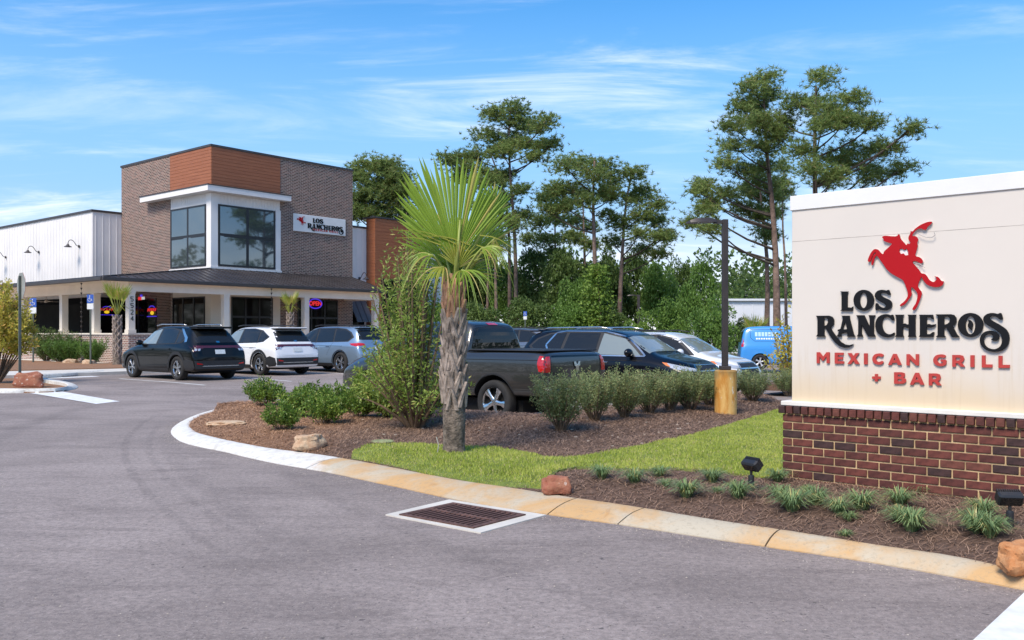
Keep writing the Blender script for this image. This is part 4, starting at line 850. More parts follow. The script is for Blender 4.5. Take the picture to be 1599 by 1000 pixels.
def wheel(par, x, y, r, wd, side, spokes, rimm, rimr, style=0):
    w = link('wheel', MB().lathe([(rimr*1.0, -wd*.5), (r*.90, -wd*.5), (r*.975, -wd*.42), (r, -wd*.28), (r, wd*.28), (r*.975, wd*.42), (r*.90, wd*.5), (rimr*1.0, wd*.5), (rimr*.97, wd*.30), (rimr*.95, -wd*.2), (0, -wd*.2)], 40, 'Y').mesh('tyre', C_TYRE, True), par)
    w.location = (x, y, r); w.rotation_euler = (0, random.uniform(0, 1.2), 0 if side > 0 else PI)
    m = MB(); o = wd*.40
    m.lathe([(rimr*.93, o-.03), (rimr*1.01, o+.012), (rimr*1.03, o+.010), (rimr*1.0, o-.06)], 40, 'Y'); m.lathe([(0, o-.005), (rimr*.16, o-.008), (rimr*.22, o-.03), (rimr*.22, -wd*.1)], 20, 'Y')
    for i in range(spokes):
        a = 2*PI*i/spokes; w0, w1 = (.15, .27) if style == 0 else (.07, .10)
        for da in ((0,) if style == 0 else (-.13, .13)):
            ca, sa = math.cos(a+da), math.sin(a+da); pts = []
            for rr, ww, dd in ((rimr*.14, w0*rimr*2, o-.018), (rimr*.55, w0*rimr*1.7, o-.026), (rimr*.97, w1*rimr*2, o-.012)):
                pts.append([(ca*rr-sa*ww/2, dd, sa*rr+ca*ww/2), (ca*rr-sa*ww*.28, dd+.012, sa*rr+ca*ww*.28), (ca*rr+sa*ww*.28, dd+.012, sa*rr-ca*ww*.28), (ca*rr+sa*ww/2, dd, sa*rr-ca*ww/2), (ca*rr+sa*ww/2, dd-.05, sa*rr-ca*ww/2), (ca*rr-sa*ww/2, dd-.05, sa*rr+ca*ww/2)])
            m.add(sum(pts, []), [(k*6+j, k*6+(j+1) % 6, (k+1)*6+(j+1) % 6, (k+1)*6+j) for k in range(2) for j in range(6)])
    m.obj('rim', rimm, w, smooth='angle', fixn=True)
    MB().lathe([(0, -wd*.05), (rimr*.94, -wd*.05)], 24, 'Y').obj('wheel_dark_disc', C_DARK, w); return w  # black disc paints in the dark interior behind the spokes
def place(root, wheel_local, world, fwd):
    """put the car so that a wheel's ground contact lands on a ground point"""
    a = math.atan2(fwd.y, fwd.x); root.rotation_euler = (0, 0, a); c, s = math.cos(a), math.sin(a); sc = root.scale[0]
    root.location = (world.x-sc*(c*wheel_local[0]-s*wheel_local[1]), world.y-sc*(s*wheel_local[0]+c*wheel_local[1]), world.z)
def ring_poly(cx, cz, r0, r1, a0, a1, n=18):
    o = [(cx+r1*math.cos(a0+(a1-a0)*i/n), cz+r1*math.sin(a0+(a1-a0)*i/n)) for i in range(n+1)]; i_ = [(cx+r0*math.cos(a0+(a1-a0)*i/n), cz+r0*math.sin(a0+(a1-a0)*i/n)) for i in range(n+1)]; return o+i_[::-1]
def mirror_(par, x, y, z, s, m, k=1.):
    b = bmesh.new(); bmesh.ops.create_uvsphere(b, u_segments=14, v_segments=8, radius=1); bmesh.ops.transform(b, matrix=Matrix.Translation((x, y+s*.13*k, z)) @ Matrix.Diagonal((.075*k, .125*k, .085*k, 1)), verts=b.verts)
    me = bpy.data.meshes.new('mirror'); b.to_mesh(me); b.free(); me.materials.append(m); me.polygons.foreach_set('use_smooth', [True]*len(me.polygons)); o = link('mirror', me, par); MB().box(x-.03, x+.03, min(y-s*.06, y+s*.08), max(y-s*.06, y+s*.08), z-.07, z-.03).obj('mirror_arm', C_TRIM, o); return o
def build_car(root, rows, W, wheels, r, body_m, sides, rear=None, front=None, spec={}):
    (xr, xf) = wheels; ar = spec.get('ar', r*1.13); me = shell('body', rows, [(xr, r*1.0, ar), (xf, r*1.0, ar)], W, [body_m, C_DARK]); link('body', me, root); sk = Skin(me)
    rimr = spec.get('rimr', r*.66)
    for x in wheels:
        for s in (1, -1): wheel(root, x, s*(W/2-.125), r, .23, s, 5, spec.get('rimm', C_ALLOY), rimr, spec.get('style', 1))
    link('underbody', MB().box(xr-.5, xf+.5, -W/2+.3, W/2-.3, .2, .45).mesh('underbody', C_DARK), root)
    for side in ('L', 'R'):
        sg = 1 if side == 'L' else -1
        m = MB(); [sk.patch(m, side, p, .004) for p in sides.get('black', [])]
        if m.f: m.obj('window_surround', C_TRIM, root, smooth=True)
        for i, p in enumerate(sides['glass']): MB_ = MB(); sk.patch(MB_, side, p, .009); MB_.obj('window', spec.get('glass', C_GLASS) if i else spec.get('fglass', C_GLASSL), root, smooth=True)
        if sides.get('clad'): m = MB(); [sk.patch(m, side, p, .012, .06) for p in sides['clad']]; m.obj('cladding', spec.get('cladm', C_TRIM), root, smooth=True)
        if sides.get('chrome'): m = MB(); [sk.patch(m, side, p, .013, .05) for p in sides['chrome']]; m.obj('window_trim', C_CHR, root, smooth=True)
        m = MB(); [sk.patch(m, side, line_poly(*l), .002, .08) for l in sides.get('seams', [])]
        if m.f: m.obj('door_seam', C_DARK, root)
        for (x, z) in sides.get('handles', []):
            h, d = sk.hit(side, x, z)
            if h: MB().box(x-.10, x+.10, min(h.y, h.y+sg*.035), max(h.y, h.y+sg*.035), z-.014, z+.016, bev=.006).obj('door_handle', spec.get('handlem', body_m), root)
        if sides.get('mirror'): x, z = sides['mirror']; h, d = sk.hit(side, x, z); mirror_(root, x, h.y, z+.03, sg, spec.get('mirm', body_m), spec.get('mirk', 1.))
        for nm, mt, polys in sides.get('extra', []):
            for p in polys: m = MB(); sk.patch(m, side, p, .008, .05); m.f and m.obj(nm, mt, root, smooth=True)
    for view, lst in (('B', rear or []), ('F', front or [])):
        for nm, mt, polys, off in lst:
            for p in polys: m = MB(); sk.patch(m, view, p, off, .06); m.f and m.obj(nm, mt, root, smooth=True)
    return sk
def sym(p): return [p, [(-a, b) for a, b in p][::-1]]
# --- compact SUVs
TUC = [(0.0, .70, .60, .62, .70, .78, .36), (.03, .80, .66, .72, .80, .87, .30), (.09, 1.02, .68, .92, .80, .90, .27), (.13, 1.12, .66, 1.0, .80, .91, .26), (.34, 1.36, .62, 1.05, .83, .93, .25), (.56, 1.575, .60, 1.06, .84, .935, .24), (.80, 1.625, .60, 1.06, .86, .94, .22), (1.4, 1.66, .61, 1.06, .87, .935, .20), (2.1, 1.665, .62, 1.05, .875, .93, .20), (2.7, 1.625, .60, 1.04, .875, .93, .20), (3.12, 1.38, .62, 1.03, .865, .93, .20), (3.5, 1.13, .70, 1.02, .85, .93, .20), (3.75, 1.06, .70, .98, .83, .93, .22), (4.2, .99, .66, .90, .78, .91, .24), (4.48, .90, .58, .80, .70, .86, .27), (4.6, .78, .50, .68, .60, .76, .30), (4.63, .62, .44, .56, .54, .68, .36)]
def compact(label, pm, side_chrome, loc_px, scl=1.03, plate=C_PLATE):
    root = empty('parked_suv', (0, 0, 0), label=label, cat='car', group='vehicles parked in the car park'); root.scale = (scl,)*3; xr, xf, r = .93, 3.685, .365
    sides = dict(glass=[[(3.30, 1.085), (2.80, 1.47), (2.24, 1.56), (2.24, 1.10)], [(2.16, 1.10), (2.16, 1.565), (1.60, 1.565), (1.22, 1.50), (1.16, 1.13)], [(1.09, 1.13), (1.13, 1.485), (.92, 1.42), (.70, 1.31), (.86, 1.16)]],
      black=[[(3.40, 1.065), (2.82, 1.505), (2.3, 1.585), (1.6, 1.59), (1.1, 1.525), (.60, 1.30), (.82, 1.13), (1.1, 1.10), (2.2, 1.075)]],
      clad=[ring_poly(xr, r, r*1.17, r*1.42, 0, PI), ring_poly(xf, r, r*1.17, r*1.42, 0, PI), [(xr+.50, .22), (xf-.50, .22), (xf-.48, .36), (xr+.48, .36)], [(.02, .34), (xr-.5, .30), (xr-.46, .62), (.3, .66), (.06, .60)]],
      chrome=side_chrome, seams=[((2.20, 1.08), (2.22, .38)), ((1.12, 1.10), (1.38, .62)), ((3.28, 1.04), (3.26, .45)), ((1.1, .93), (3.6, .98), .012)], handles=[(2.42, .93), (1.40, .95)], mirror=(3.12, 1.10))
    rear = [('rear_window', C_GLASS, [[(-.60, 1.50), (.60, 1.50), (.70, 1.14), (-.70, 1.14)]], .008), ('tail_lamp_band', C_RDARK, [[(-.84, 1.055), (.84, 1.055), (.86, .985), (-.86, .985)]]+sym([(.84, 1.0), (.86, .86), (.52, .985)]), .008),
            ('tail_lamp', C_LAMP, sym([(.80, .965), (.83, .90), (.76, .90), (.73, .965)])+sym([(.70, .965), (.73, .90), (.66, .90), (.63, .965)]), .012), ('number_plate', plate, [[(-.17, .93), (.17, .93), (.17, .80), (-.17, .80)]], .014), ('emblem', C_CHR, [[(-.06, 1.19), (.06, 1.19), (.05, 1.14), (-.05, 1.14)]], .012),
            ('bumper_cladding', C_TRIM, [[(-.86, .60), (.86, .60), (.84, .36), (-.84, .36)]], .012), ('diffuser', C_ALLOY, [[(-.60, .455), (.60, .455), (.62, .43), (-.62, .43)]], .02), ('reflector', C_RED, sym([(.80, .545), (.62, .515), (.60, .485), (.78, .495)]), .018)]
    sk = build_car(root, TUC, 1.87, (xr, xf), r, pm, sides, rear, None, dict(rimr=.245))
    m = MB(); m.box(.30, .78, -.60, .60, 1.585, 1.625, bev=.012); m.obj('spoiler', pm, root); MB().box(.31, .70, -.58, .58, 1.565, 1.585).obj('spoiler_underside', C_TRIM, root)
    for s in (1, -1): MB().tube([(.9, s*.60, 1.665), (1.1, s*.62, 1.69), (2.3, s*.63, 1.70), (2.6, s*.62, 1.665)], .017, 8).obj('roof_rail', C_ALLOY if pm is P_BLACK else C_TRIM, root, smooth=True)
    m = MB(); sk.patch(m, 'T', [(3.42, -.66), (3.42, .66), (2.86, .55), (2.86, -.55)], .006, .1); m.obj('windscreen', C_GLASS, root, smooth=True)
    place(root, (xr, .93), PG(*loc_px), eL); return root
chr1 = [[(1.16, 1.575), (1.02, 1.555), (.62, 1.30), (.56, 1.17), (.66, 1.15), (.74, 1.28)]]
compact('black compact SUV nearest the small palm, silver curved window trim', P_BLACK, chr1, (275, 594.5))
compact('white compact SUV with dark wheel arch cladding between black and blue SUVs', P_WHITE, None, (404, 586.5), 1.03)
# --- three-row SUVs
BIG = [(0.0, .78, .60, .68, .74, .82, .40), (.04, .90, .70, .80, .84, .92, .34), (.12, 1.10, .72, 1.0, .84, .95, .30), (.20, 1.22, .70, 1.08, .86, .96, .28), (.42, 1.55, .66, 1.12, .87, .97, .26), (.60, 1.69, .66, 1.13, .88, .97, .26), (1.0, 1.735, .66, 1.13, .89, .97, .23), (2.0, 1.76, .67, 1.12, .90, .97, .22), (2.8, 1.75, .67, 1.10, .90, .97, .22), (3.25, 1.66, .65, 1.09, .90, .97, .22), (3.7, 1.38, .68, 1.08, .89, .97, .22), (4.05, 1.18, .74, 1.07, .87, .96, .24), (4.35, 1.11, .74, 1.02, .85, .96, .25), (4.75, 1.04, .70, .94, .80, .93, .27), (5.0, .94, .62, .82, .72, .87, .30), (5.1, .80, .52, .70, .62, .78, .34), (5.12, .62, .44, .56, .54, .7, .38)]
def bigsuv(label, pm, scl=1., chrome=None, glass=C_GLASS, fglass=C_GLASS, lampy=True, fw=None, glasswin=C_GLASS):
    root = empty('parked_suv', (0, 0, 0), label=label, cat='car', group='vehicles parked in the car park'); root.scale = (scl,)*3; xr, xf, r = 1.12, 4.08, .385
    sides = dict(glass=[[(3.80, 1.14), (3.30, 1.52), (2.72, 1.645), (2.66, 1.15)], [(2.58, 1.15), (2.62, 1.65), (1.72, 1.655), (1.62, 1.16)], [(1.53, 1.17), (1.63, 1.655), (1.15, 1.62), (.80, 1.50), (.62, 1.34), (.80, 1.20)]],
      black=[[(3.92, 1.125), (3.34, 1.555), (2.75, 1.675), (1.6, 1.685), (1.1, 1.65), (.74, 1.52), (.52, 1.33), (.74, 1.165), (2.6, 1.125)]],
      clad=[ring_poly(xr, r, r*1.17, r*1.26, 0, PI), ring_poly(xf, r, r*1.17, r*1.22, 0, PI), [(xr+.46, .25), (xf-.46, .25), (xf-.44, .36), (xr+.44, .36)]], chrome=chrome,
      seams=[((2.62, 1.12), (2.66, .42)), ((1.58, 1.14), (1.90, .66)), ((3.80, 1.10), (3.78, .45)), ((1.0, 1.0), (3.9, 1.03), .012)], handles=[(2.90, .97), (1.86, .99)], mirror=(3.58, 1.17),
      extra=[('tail_lamp', C_RED, [[(.06, 1.02), (.16, 1.12), (.62, 1.10), (.50, 1.04), (.2, .99)]]), ('headlamp', C_LAMP, [[(5.0, .80), (4.93, .90), (4.50, .985), (4.62, .88)]]), ('side_marker', C_AMB, [[(4.62, .90), (4.50, .985), (4.38, 1.0), (4.5, .93)]])])
    rear = [('rear_window', C_GLASS, [[(-.62, 1.60), (.62, 1.60), (.74, 1.24), (-.74, 1.24)]], .008), ('tail_lamp', C_RED, sym([(.88, 1.14), (.90, 1.02), (.60, 1.03), (.62, 1.10)]), .01), ('number_plate', C_PLATE, [[(-.17, .98), (.17, .98), (.17, .84), (-.17, .84)]], .012), ('bumper_cladding', C_TRIM, [[(-.88, .56), (.88, .56), (.86, .38), (-.86, .38)]], .01)]
    front = [('grille', C_TRIM, [[(-.45, .92), (.45, .92), (.52, .70), (.46, .46), (-.46, .46), (-.52, .70)]], .01), ('grille_trim', C_CHR, [line_poly((-.56, .80), (.56, .80), .035), line_poly((-.48, .94), (.48, .94), .025)]+sym(line_poly((.50, .92), (.60, .66), .03)), .02), ('headlamp', C_LAMP, sym([(.50, .86), (.82, .92), (.86, .82), (.56, .80)]), .012)]
    sk = build_car(root, BIG, 1.95, (xr, xf), r, pm, sides, rear, front, dict(rimr=.255, glass=glasswin, fglass=fglass, mirk=1.15, handlem=C_CHR if chrome else pm))
    for s in (1, -1): MB().tube([(.9, s*.66, 1.735), (1.1, s*.69, 1.775), (2.6, s*.70, 1.79), (2.95, s*.68, 1.745)], .017, 8).obj('roof_rail', C_CHR if chrome else C_TRIM, root, smooth=True)
    m = MB(); sk.patch(m, 'T', [(3.98, -.72), (3.98, .72), (3.36, .60), (3.36, -.60)], .006, .1); m.obj('windscreen', fw or C_GLASS, root, smooth=True)
    MB().box(.42, .75, -.62, .62, 1.68, 1.715, bev=.012).obj('spoiler', pm, root)
    return root
hl = bigsuv('silver blue three row SUV parked in front of the porch', P_BLUE, .99); place(hl, (1.12, .95), PG(531, 582.5), eL)
chr2 = [line_poly((3.92, 1.13), (3.34, 1.565), .028), line_poly((3.34, 1.565), (2.75, 1.69), .028), line_poly((2.75, 1.69), (1.60, 1.70), .028), line_poly((1.60, 1.70), (1.58, 1.70), .028), line_poly((1.32, 1.66), (1.08, 1.36), .045), line_poly((1.08, 1.36), (1.25, 1.13), .045), line_poly((1.25, 1.13), (3.92, 1.125), .026), line_poly((1.60, 1.70), (1.32, 1.66), .03)]
tv = bigsuv('black three row SUV with chrome window surround facing the hedge', P_NAVY, 1.04, chr2, fglass=C_GLASSL, fw=C_GLASSL)
def nose(root, L, p, q, z=None, fwd=None):
    """right side plane at p, front bumper at q, facing the hedge"""
    root.rotation_euler = (0, 0, math.atan2(-eL.y, -eL.x)); sc = root.scale[0]; w = pq(p, q); root.location = w+eL*L*sc; root.location.z = w.z if z is None else z
nose(tv, 5.12, 18.95, 9.75, -.17)
wv = bigsuv('white SUV parked beyond the black SUV, facing the hedge', P_WHITE, 1.0, fglass=C_GLASS, fw=C_GLASSL); nose(wv, 5.12, 21.9, 10.1, -.17)
gs = bigsuv('grey SUV mostly hidden behind the dark pickup truck', P_SILVER, .98); gs.rotation_euler = (0, 0, math.atan2(eL.y, eL.x)); gs.location = PG(875, 577)
# --- pickup truck
TRK = [(0.0, 1.10, .88, 1.0, .93, .96, .62), (.02, 1.30, .90, 1.18, .95, .98, .58), (.08, 1.385, .92, 1.27, .965, 1.0, .56), (.5, 1.385, .93, 1.28, .975, 1.01, .52), (1.9, 1.375, .93, 1.27, .975, 1.01, .50), (1.98, 1.375, .93, 1.27, .975, 1.01, .46), (3.0, 1.36, .92, 1.25, .975, 1.01, .44), (4.3, 1.34, .90, 1.22, .97, 1.01, .44), (4.6, 1.31, .84, 1.17, .95, 1.01, .46), (5.3, 1.24, .78, 1.08, .92, 1.0, .5), (5.6, 1.14, .72, 1.0, .86, .96, .5), (5.72, .95, .66, .85, .80, .90, .52), (5.75, .75, .62, .7, .76, .86, .56)]
CAB = [(1.98, 1.50, .70, 1.30, .88, .90, 1.15), (2.02, 1.80, .66, 1.34, .88, .91, 1.15), (2.10, 1.93, .66, 1.34, .88, .92, 1.15), (2.5, 1.985, .67, 1.34, .89, .93, 1.15), (3.2, 1.985, .67, 1.34, .89, .93, 1.15), (3.6, 1.90, .66, 1.34, .89, .93, 1.15), (4.1, 1.56, .68, 1.33, .88, .92, 1.15), (4.5, 1.34, .74, 1.28, .86, .90, 1.15), (4.55, 1.30, .74, 1.26, .86, .90, 1.15)]
tr = empty('pickup_truck', (0, 0, 0), label='dark grey pickup truck with chrome five spoke wheels behind the palm', cat='truck', group='vehicles parked in the car park')
xr, xf, r = 1.22, 4.80, .415
sides = dict(glass=[], black=[], clad=None, chrome=None, seams=[((1.955, 1.33), (1.955, .52), .02), ((.07, 1.36), (.07, .9), .012), ((3.05, 1.30), (3.05, .50)), ((4.2, 1.3), (4.2, .5)), ((.16, 1.22), (4.3, 1.20), .012)], handles=[(3.2, 1.12), (2.2, 1.12)],
  extra=[('tail_lamp', C_RED, [[(.02, 1.00), (.02, 1.29), (.15, 1.30), (.17, 1.16), (.13, 1.02)]]), ('lower_lip', C_TRIM, [ring_poly(xr, r+.02, r*1.22, r*1.27, -.1, PI+.1), ring_poly(xf, r+.02, r*1.22, r*1.27, -.1, PI+.1)])])
rear = [('tailgate_seam', C_DARK, [line_poly((-.78, 1.34), (-.78, .72)), line_poly((.78, 1.34), (.78, .72))], .003), ('tail_lamp', C_RED, sym([(.80, 1.29), (.955, 1.28), (.955, 1.0), (.82, 1.0)]), .009), ('emblem', C_CHR, [[(-.10, 1.18), (-.06, 1.19), (0, 1.13), (.06, 1.19), (.10, 1.18), (.085, 1.10), (.05, 1.09), (.045, 1.00), (.0, .96), (-.045, 1.00), (-.05, 1.09), (-.085, 1.10)]], .02), ('tailgate_crease', P_BLACK, [line_poly((-.74, 1.29), (.74, 1.29), .03)], .004)]
front = [('grille', C_CHR, [[(-.5, 1.05), (.5, 1.05), (.5, .78), (-.5, .78)]], .012), ('headlamp', C_LAMP, sym([(.56, 1.05), (.82, 1.02), (.82, .86), (.56, .86)]), .012)]
sk = build_car(tr, TRK, 2.02, (xr, xf), r, P_GREY, sides, rear, front, dict(rimm=C_CHR, rimr=.285, style=0, ar=r*1.24))
cabm = shell('cab', CAB, [], 2, [P_GREY]); cab = link('cab', cabm, tr); ck = Skin(cabm)
for side in ('L', 'R'):
    for p in ([(4.15, 1.37), (3.70, 1.72), (3.10, 1.82), (3.06, 1.38)], [(2.98, 1.38), (3.0, 1.83), (2.48, 1.83), (2.42, 1.38)]): m = MB(); ck.patch(m, side, p, .006); m.obj('window', C_GLASS, tr, smooth=True)
m = MB(); ck.patch(m, 'B', [(-.60, 1.87), (.60, 1.87), (.74, 1.42), (-.74, 1.42)], .006); m.obj('rear_window', C_GLASS, tr, smooth=True)
m = MB(); ck.patch(m, 'B', [(-.15, 1.925), (.15, 1.925), (.15, 1.882), (-.15, 1.882)], .02); m.obj('brake_lamp', C_RED, tr)
m = MB(); ck.patch(m, 'T', [(4.40, -.72), (4.40, .72), (3.68, .60), (3.68, -.60)], .006, .1); m.obj('windscreen', C_GLASS, tr, smooth=True)
for s in (1, -1): mirror_(tr, 3.95, s*.93, 1.45, s, C_TRIM, 1.5)
MB().box(.12, 1.95, -.86, .86, 1.378, 1.40, bev=.01).obj('bed_cover', C_TRIM, tr)
MB().box(-.16, .02, -.98, .98, .52, .72, bev=.03).obj('rear_bumper', C_CHR, tr)
place(tr, (xr, .9), PG(775, 662), eL)
# --- delivery van
VAN = [(0.0, .60, .60, .52, .70, .76, .34), (.03, .95, .70, .80, .80, .86, .28), (.10, 1.40, .72, 1.0, .84, .91, .26), (.20, 1.76, .70, 1.05, .86, .92, .24), (.5, 1.84, .72, 1.08, .87, .92, .22), (2.2, 1.86, .72, 1.08, .87, .92, .20), (3.0, 1.80, .70, 1.06, .87, .92, .20), (3.5, 1.45, .70, 1.04, .86, .92, .20), (3.9, 1.12, .74, 1.0, .84, .91, .22), (4.3, .95, .68, .86, .76, .88, .25), (4.42, .75, .56, .66, .64, .78, .3), (4.45, .6, .5, .54, .58, .7, .36)]
vn = empty('parked_van', (0, 0, 0), label='bright blue delivery van with pale lettering parked across the lot', cat='van', group='vehicles parked in the car park')
tx = []
for i in range(7): x = .62+i*.135; tx.append([(x, 1.40), (x+.105, 1.40), (x+.105, 1.58), (x, 1.58)])
for i in range(10): x = .66+i*.10; tx.append([(x, 1.27), (x+.07, 1.27), (x+.07, 1.335), (x, 1.335)])
M_PALE = mat('pale_blue_lettering', (.42, .62, .80), .5, 0); M_VW = mat('white_lettering', (.78, .82, .84), .5, 0)
sides = dict(glass=[[(3.45, 1.10), (3.0, 1.60), (2.55, 1.66), (2.5, 1.10)]], black=[], clad=None, chrome=None, seams=[((2.42, 1.7), (2.42, .4)), ((1.35, 1.12), (2.42, 1.12), .012), ((.42, 1.70), (1.95, 1.70), .014), ((.42, 1.70), (.44, 1.34), .014), ((.44, 1.34), (.60, 1.20), .014), ((.60, 1.20), (2.3, 1.20), .014)], handles=[(2.6, .95)], mirror=(3.3, 1.15),
  extra=[('letter', M_PALE, tx[:7]), ('letter', M_VW, tx[7:]), ('tail_lamp', C_RED, [[(.06, .95), (.05, 1.25), (.13, 1.32), (.16, 1.2), (.14, .95)]])])
build_car(vn, VAN, 1.84, (.82, 3.58), .325, P_VAN, sides, [('rear_window', C_GLASS, [[(-.6, 1.6), (.6, 1.6), (.66, 1.15), (-.66, 1.15)]], .008), ('tail_lamp', C_RED, sym([(.80, 1.3), (.86, 1.3), (.87, .95), (.8, .95)]), .01)], None, dict(rimr=.2, style=0, rimm=mat('steel_wheel_cover', (.6, .6, .6), .4, 0, metal=.5)))
place(vn, (.82, -.92), P(1187, 577.5), Vector((.985, -.17, 0)))
# ------------------------------------------------------------------ foliage tools
def unit(a): return a/np.maximum(1e-9, np.linalg.norm(a, axis=1, keepdims=True))
def leafquads(C, D, L, Wd, fold=.25, rng=RNG):
    """folded diamond leaves at C pointing along D; returns verts, triangle faces"""
    n = len(C); D = unit(D); R = unit(np.cross(D, rng.normal(size=(n, 3)))); N = np.cross(D, R); L = np.broadcast_to(L, (n,))[:, None]; Wd = np.broadcast_to(Wd, (n,))[:, None]
    m = C+D*L*.45; V = np.stack([C, m+R*Wd/2+N*Wd*fold, C+D*L, m-R*Wd/2+N*Wd*fold], 1).reshape(-1, 3)
    k = (np.arange(n)*4)[:, None]; Fc = np.concatenate([k+[0, 1, 2], k+[0, 2, 3]], 1).reshape(-1, 3); return V, Fc
def needles(C, D, L, Wd, rng=RNG):
    n = len(C); D = unit(D); R = unit(np.cross(D, rng.normal(size=(n, 3)))); L = np.broadcast_to(L, (n,))[:, None]
    V = np.stack([C-R*Wd/2, C+R*Wd/2, C+D*L], 1).reshape(-1, 3); return V, np.arange(3*n).reshape(-1, 3)
M_BARK = mat('pine_bark', (.20, .135, .105), .95, .45, 3, .7, 14, bdist=.04); M_BARKD = mat('dark_bark', (.075, .058, .045), .95, .4, 4, .6, 20, bdist=.02); M_TWIG = mat('brown_twig', (.17, .115, .07), .9, .3, 10)
M_PINE = leafmat('pine_needles', (.105, .175, .042), (.33, .41, .12), .45, .55, (.30, .24, .10), .35)
M_OAK = leafmat('dark_broad_leaves', (.055, .105, .025), (.15, .22, .055), .28, .5, None, .3)
M_MIDG = leafmat('mid_green_leaves', (.075, .16, .03), (.20, .33, .065), .32, .5, None, .5)
M_LITE = leafmat('light_green_leaves', (.10, .20, .03), (.27, .38, .07), .35, .5, None, .8)
M_YELL = leafmat('yellow_green_leaves', (.20, .24, .03), (.50, .46, .10), .38, .5, (.62, .40, .12), 1.5)
M_MYRT = leafmat('wax_myrtle_leaves', (.14, .24, .03), (.42, .52, .12), .38, .45, (.45, .42, .12), 2.2)
M_HEDG = leafmat('hedge_leaves', (.15, .205, .07), (.40, .45, .20), .3, .45, (.32, .24, .10), 3)
M_LOWB = leafmat('glossy_shrub_leaves', (.06, .14, .022), (.28, .40, .07), .3, .35, (.42, .46, .12), 3)
M_LIRI = leafmat('liriope_blades', (.09, .17, .07), (.32, .42, .17), .25, .4, (.48, .42, .16), 6)
def tree_leaf_mesh(parts, m, name='crown'):
    Vs, Fs, o = [], [], 0
    for V, Fc in parts: Vs.append(V); Fs.append(Fc+o); o += len(V)
    return npmesh(name, np.concatenate(Vs), np.concatenate(Fs), m)
def pine(base_px, trunk_px, clumps, Y, label, rad=.22, dens=1., group='tall pines beyond the car park', m=None, depth=2.4):
    """a pine: trunk through the listed points, a limb and irregular needle clumps for each listed clump"""
    s = F/Y; bx = (base_px-CX)/s; zg = -.3; rng = np.random.default_rng(int(base_px*7+Y))
    t = empty('pine_tree', (bx, Y, zg), label=label, cat='pine tree', group=group)
    tp = [Vector((0, 0, 0))]+[Vector(((u-base_px)/s, rng.uniform(-.3, .3), H-(v-HZ)/s-zg)) for u, v in trunk_px]; tp = smooth(tp, 1)
    n = len(tp); ht = tp[-1].z; tr = MB(); tr.tube(tp, [max(.04, rad*(1-.78*p.z/ht)) for p in tp], 10); lim = MB(); pts = []
    def ontrunk(z):
        for a, b in zip(tp[:-1], tp[1:]):
            if a.z <= z <= b.z: return a.lerp(b, (z-a.z)/max(1e-6, b.z-a.z))
        return tp[-1]
    for (u, v, ru, rv) in clumps:
        c = Vector(((u-base_px)/s, rng.uniform(-1, 1)*depth, H-(v-HZ)/s-zg)); rx, rz = ru/s*1.0, rv/s*1.4; ry = rx*.9
        off = math.hypot(c.x-ontrunk(c.z).x, c.y); a = ontrunk(max(ht*.35, min(ht*.97, c.z-off*.45-.2))); mid = a.lerp(c, .55)+Vector((0, 0, -.12*off+.1)); r0 = .03+.013*off
        lim.tube(smooth([a, mid, c], 1), [r0, r0*.65, r0*.3], 5)
        ns = int(rx*rz*15)+12
        for i in range(ns):
            d = rng.normal(size=3); d /= np.linalg.norm(d); q = rng.uniform(.25, 1)**.5; e = Vector((c.x+d[0]*rx*q, c.y+d[1]*ry*q, c.z+(abs(d[2])*1.2-.55)*rz*q))
            lim.tube([mid.lerp(c, rng.uniform(.3, 1)), e], [.016, .006], 3, cap=False)
            k = int(rng.integers(7, 13)*dens); sp_ = .30+.08*rx
            pts.append(np.stack([rng.normal(e.x, sp_, k), rng.normal(e.y, sp_, k), rng.normal(e.z, sp_*.6, k)], 1))
    Ct = np.concatenate(pts); kN = 13; C = np.repeat(Ct, kN, 0); D = rng.normal(size=C.shape); D[:, 2] = D[:, 2]*.7+.45
    V, Fc = needles(C, D, rng.uniform(.16, .34, len(C)), .046*Y/60, rng)
    tr.obj('trunk', M_BARK, t, smooth=True); lim.obj('limb', M_BARKD, t, smooth=True, kind='stuff'); link('crown', npmesh('crown', V, Fc, m or M_PINE), t); return t
pine(806, [(806, 440), (803, 350), (797, 280), (794, 215), (797, 168)], [(800, 172, 26, 14), (772, 184, 20, 12), (828, 188, 24, 13), (850, 205, 20, 14), (757, 212, 22, 12), (800, 212, 26, 12), (862, 232, 10, 8), (785, 243, 22, 10), (836, 250, 14, 9), (812, 228, 20, 10), (775, 228, 16, 8), (845, 225, 12, 8), (790, 268, 16, 8), (806, 190, 20, 9)], 65, 'tallest pine left of centre with forked top, right trunk of the close pair', .20, 1.0)
pine(796, [(796, 440), (795, 360), (788, 300), (770, 250), (760, 230)], [(740, 235, 22, 11), (716, 246, 16, 10), (730, 262, 20, 10), (758, 270, 22, 10), (700, 256, 11, 7), (775, 290, 18, 10), (750, 292, 14, 8), (788, 310, 14, 9), (722, 280, 12, 7)], 66, 'leaning pine behind the palm fronds, left trunk of the close pair', .19)
pine(776, [(774, 430), (772, 360), (770, 300)], [(772, 310, 16, 9), (758, 325, 14, 9), (785, 340, 14, 9), (800, 355, 12, 8), (765, 350, 14, 9), (778, 385, 16, 9), (812, 300, 10, 7), (818, 335, 10, 7)], 64, 'slender pine with a low crown directly right of the palm', .16)
pine(760, [(762, 430), (764, 370), (764, 330)], [(764, 335, 14, 9), (750, 350, 14, 8), (772, 372, 12, 8), (748, 385, 12, 8)], 68, 'short dark pine partly covered by the palm fronds', .15)
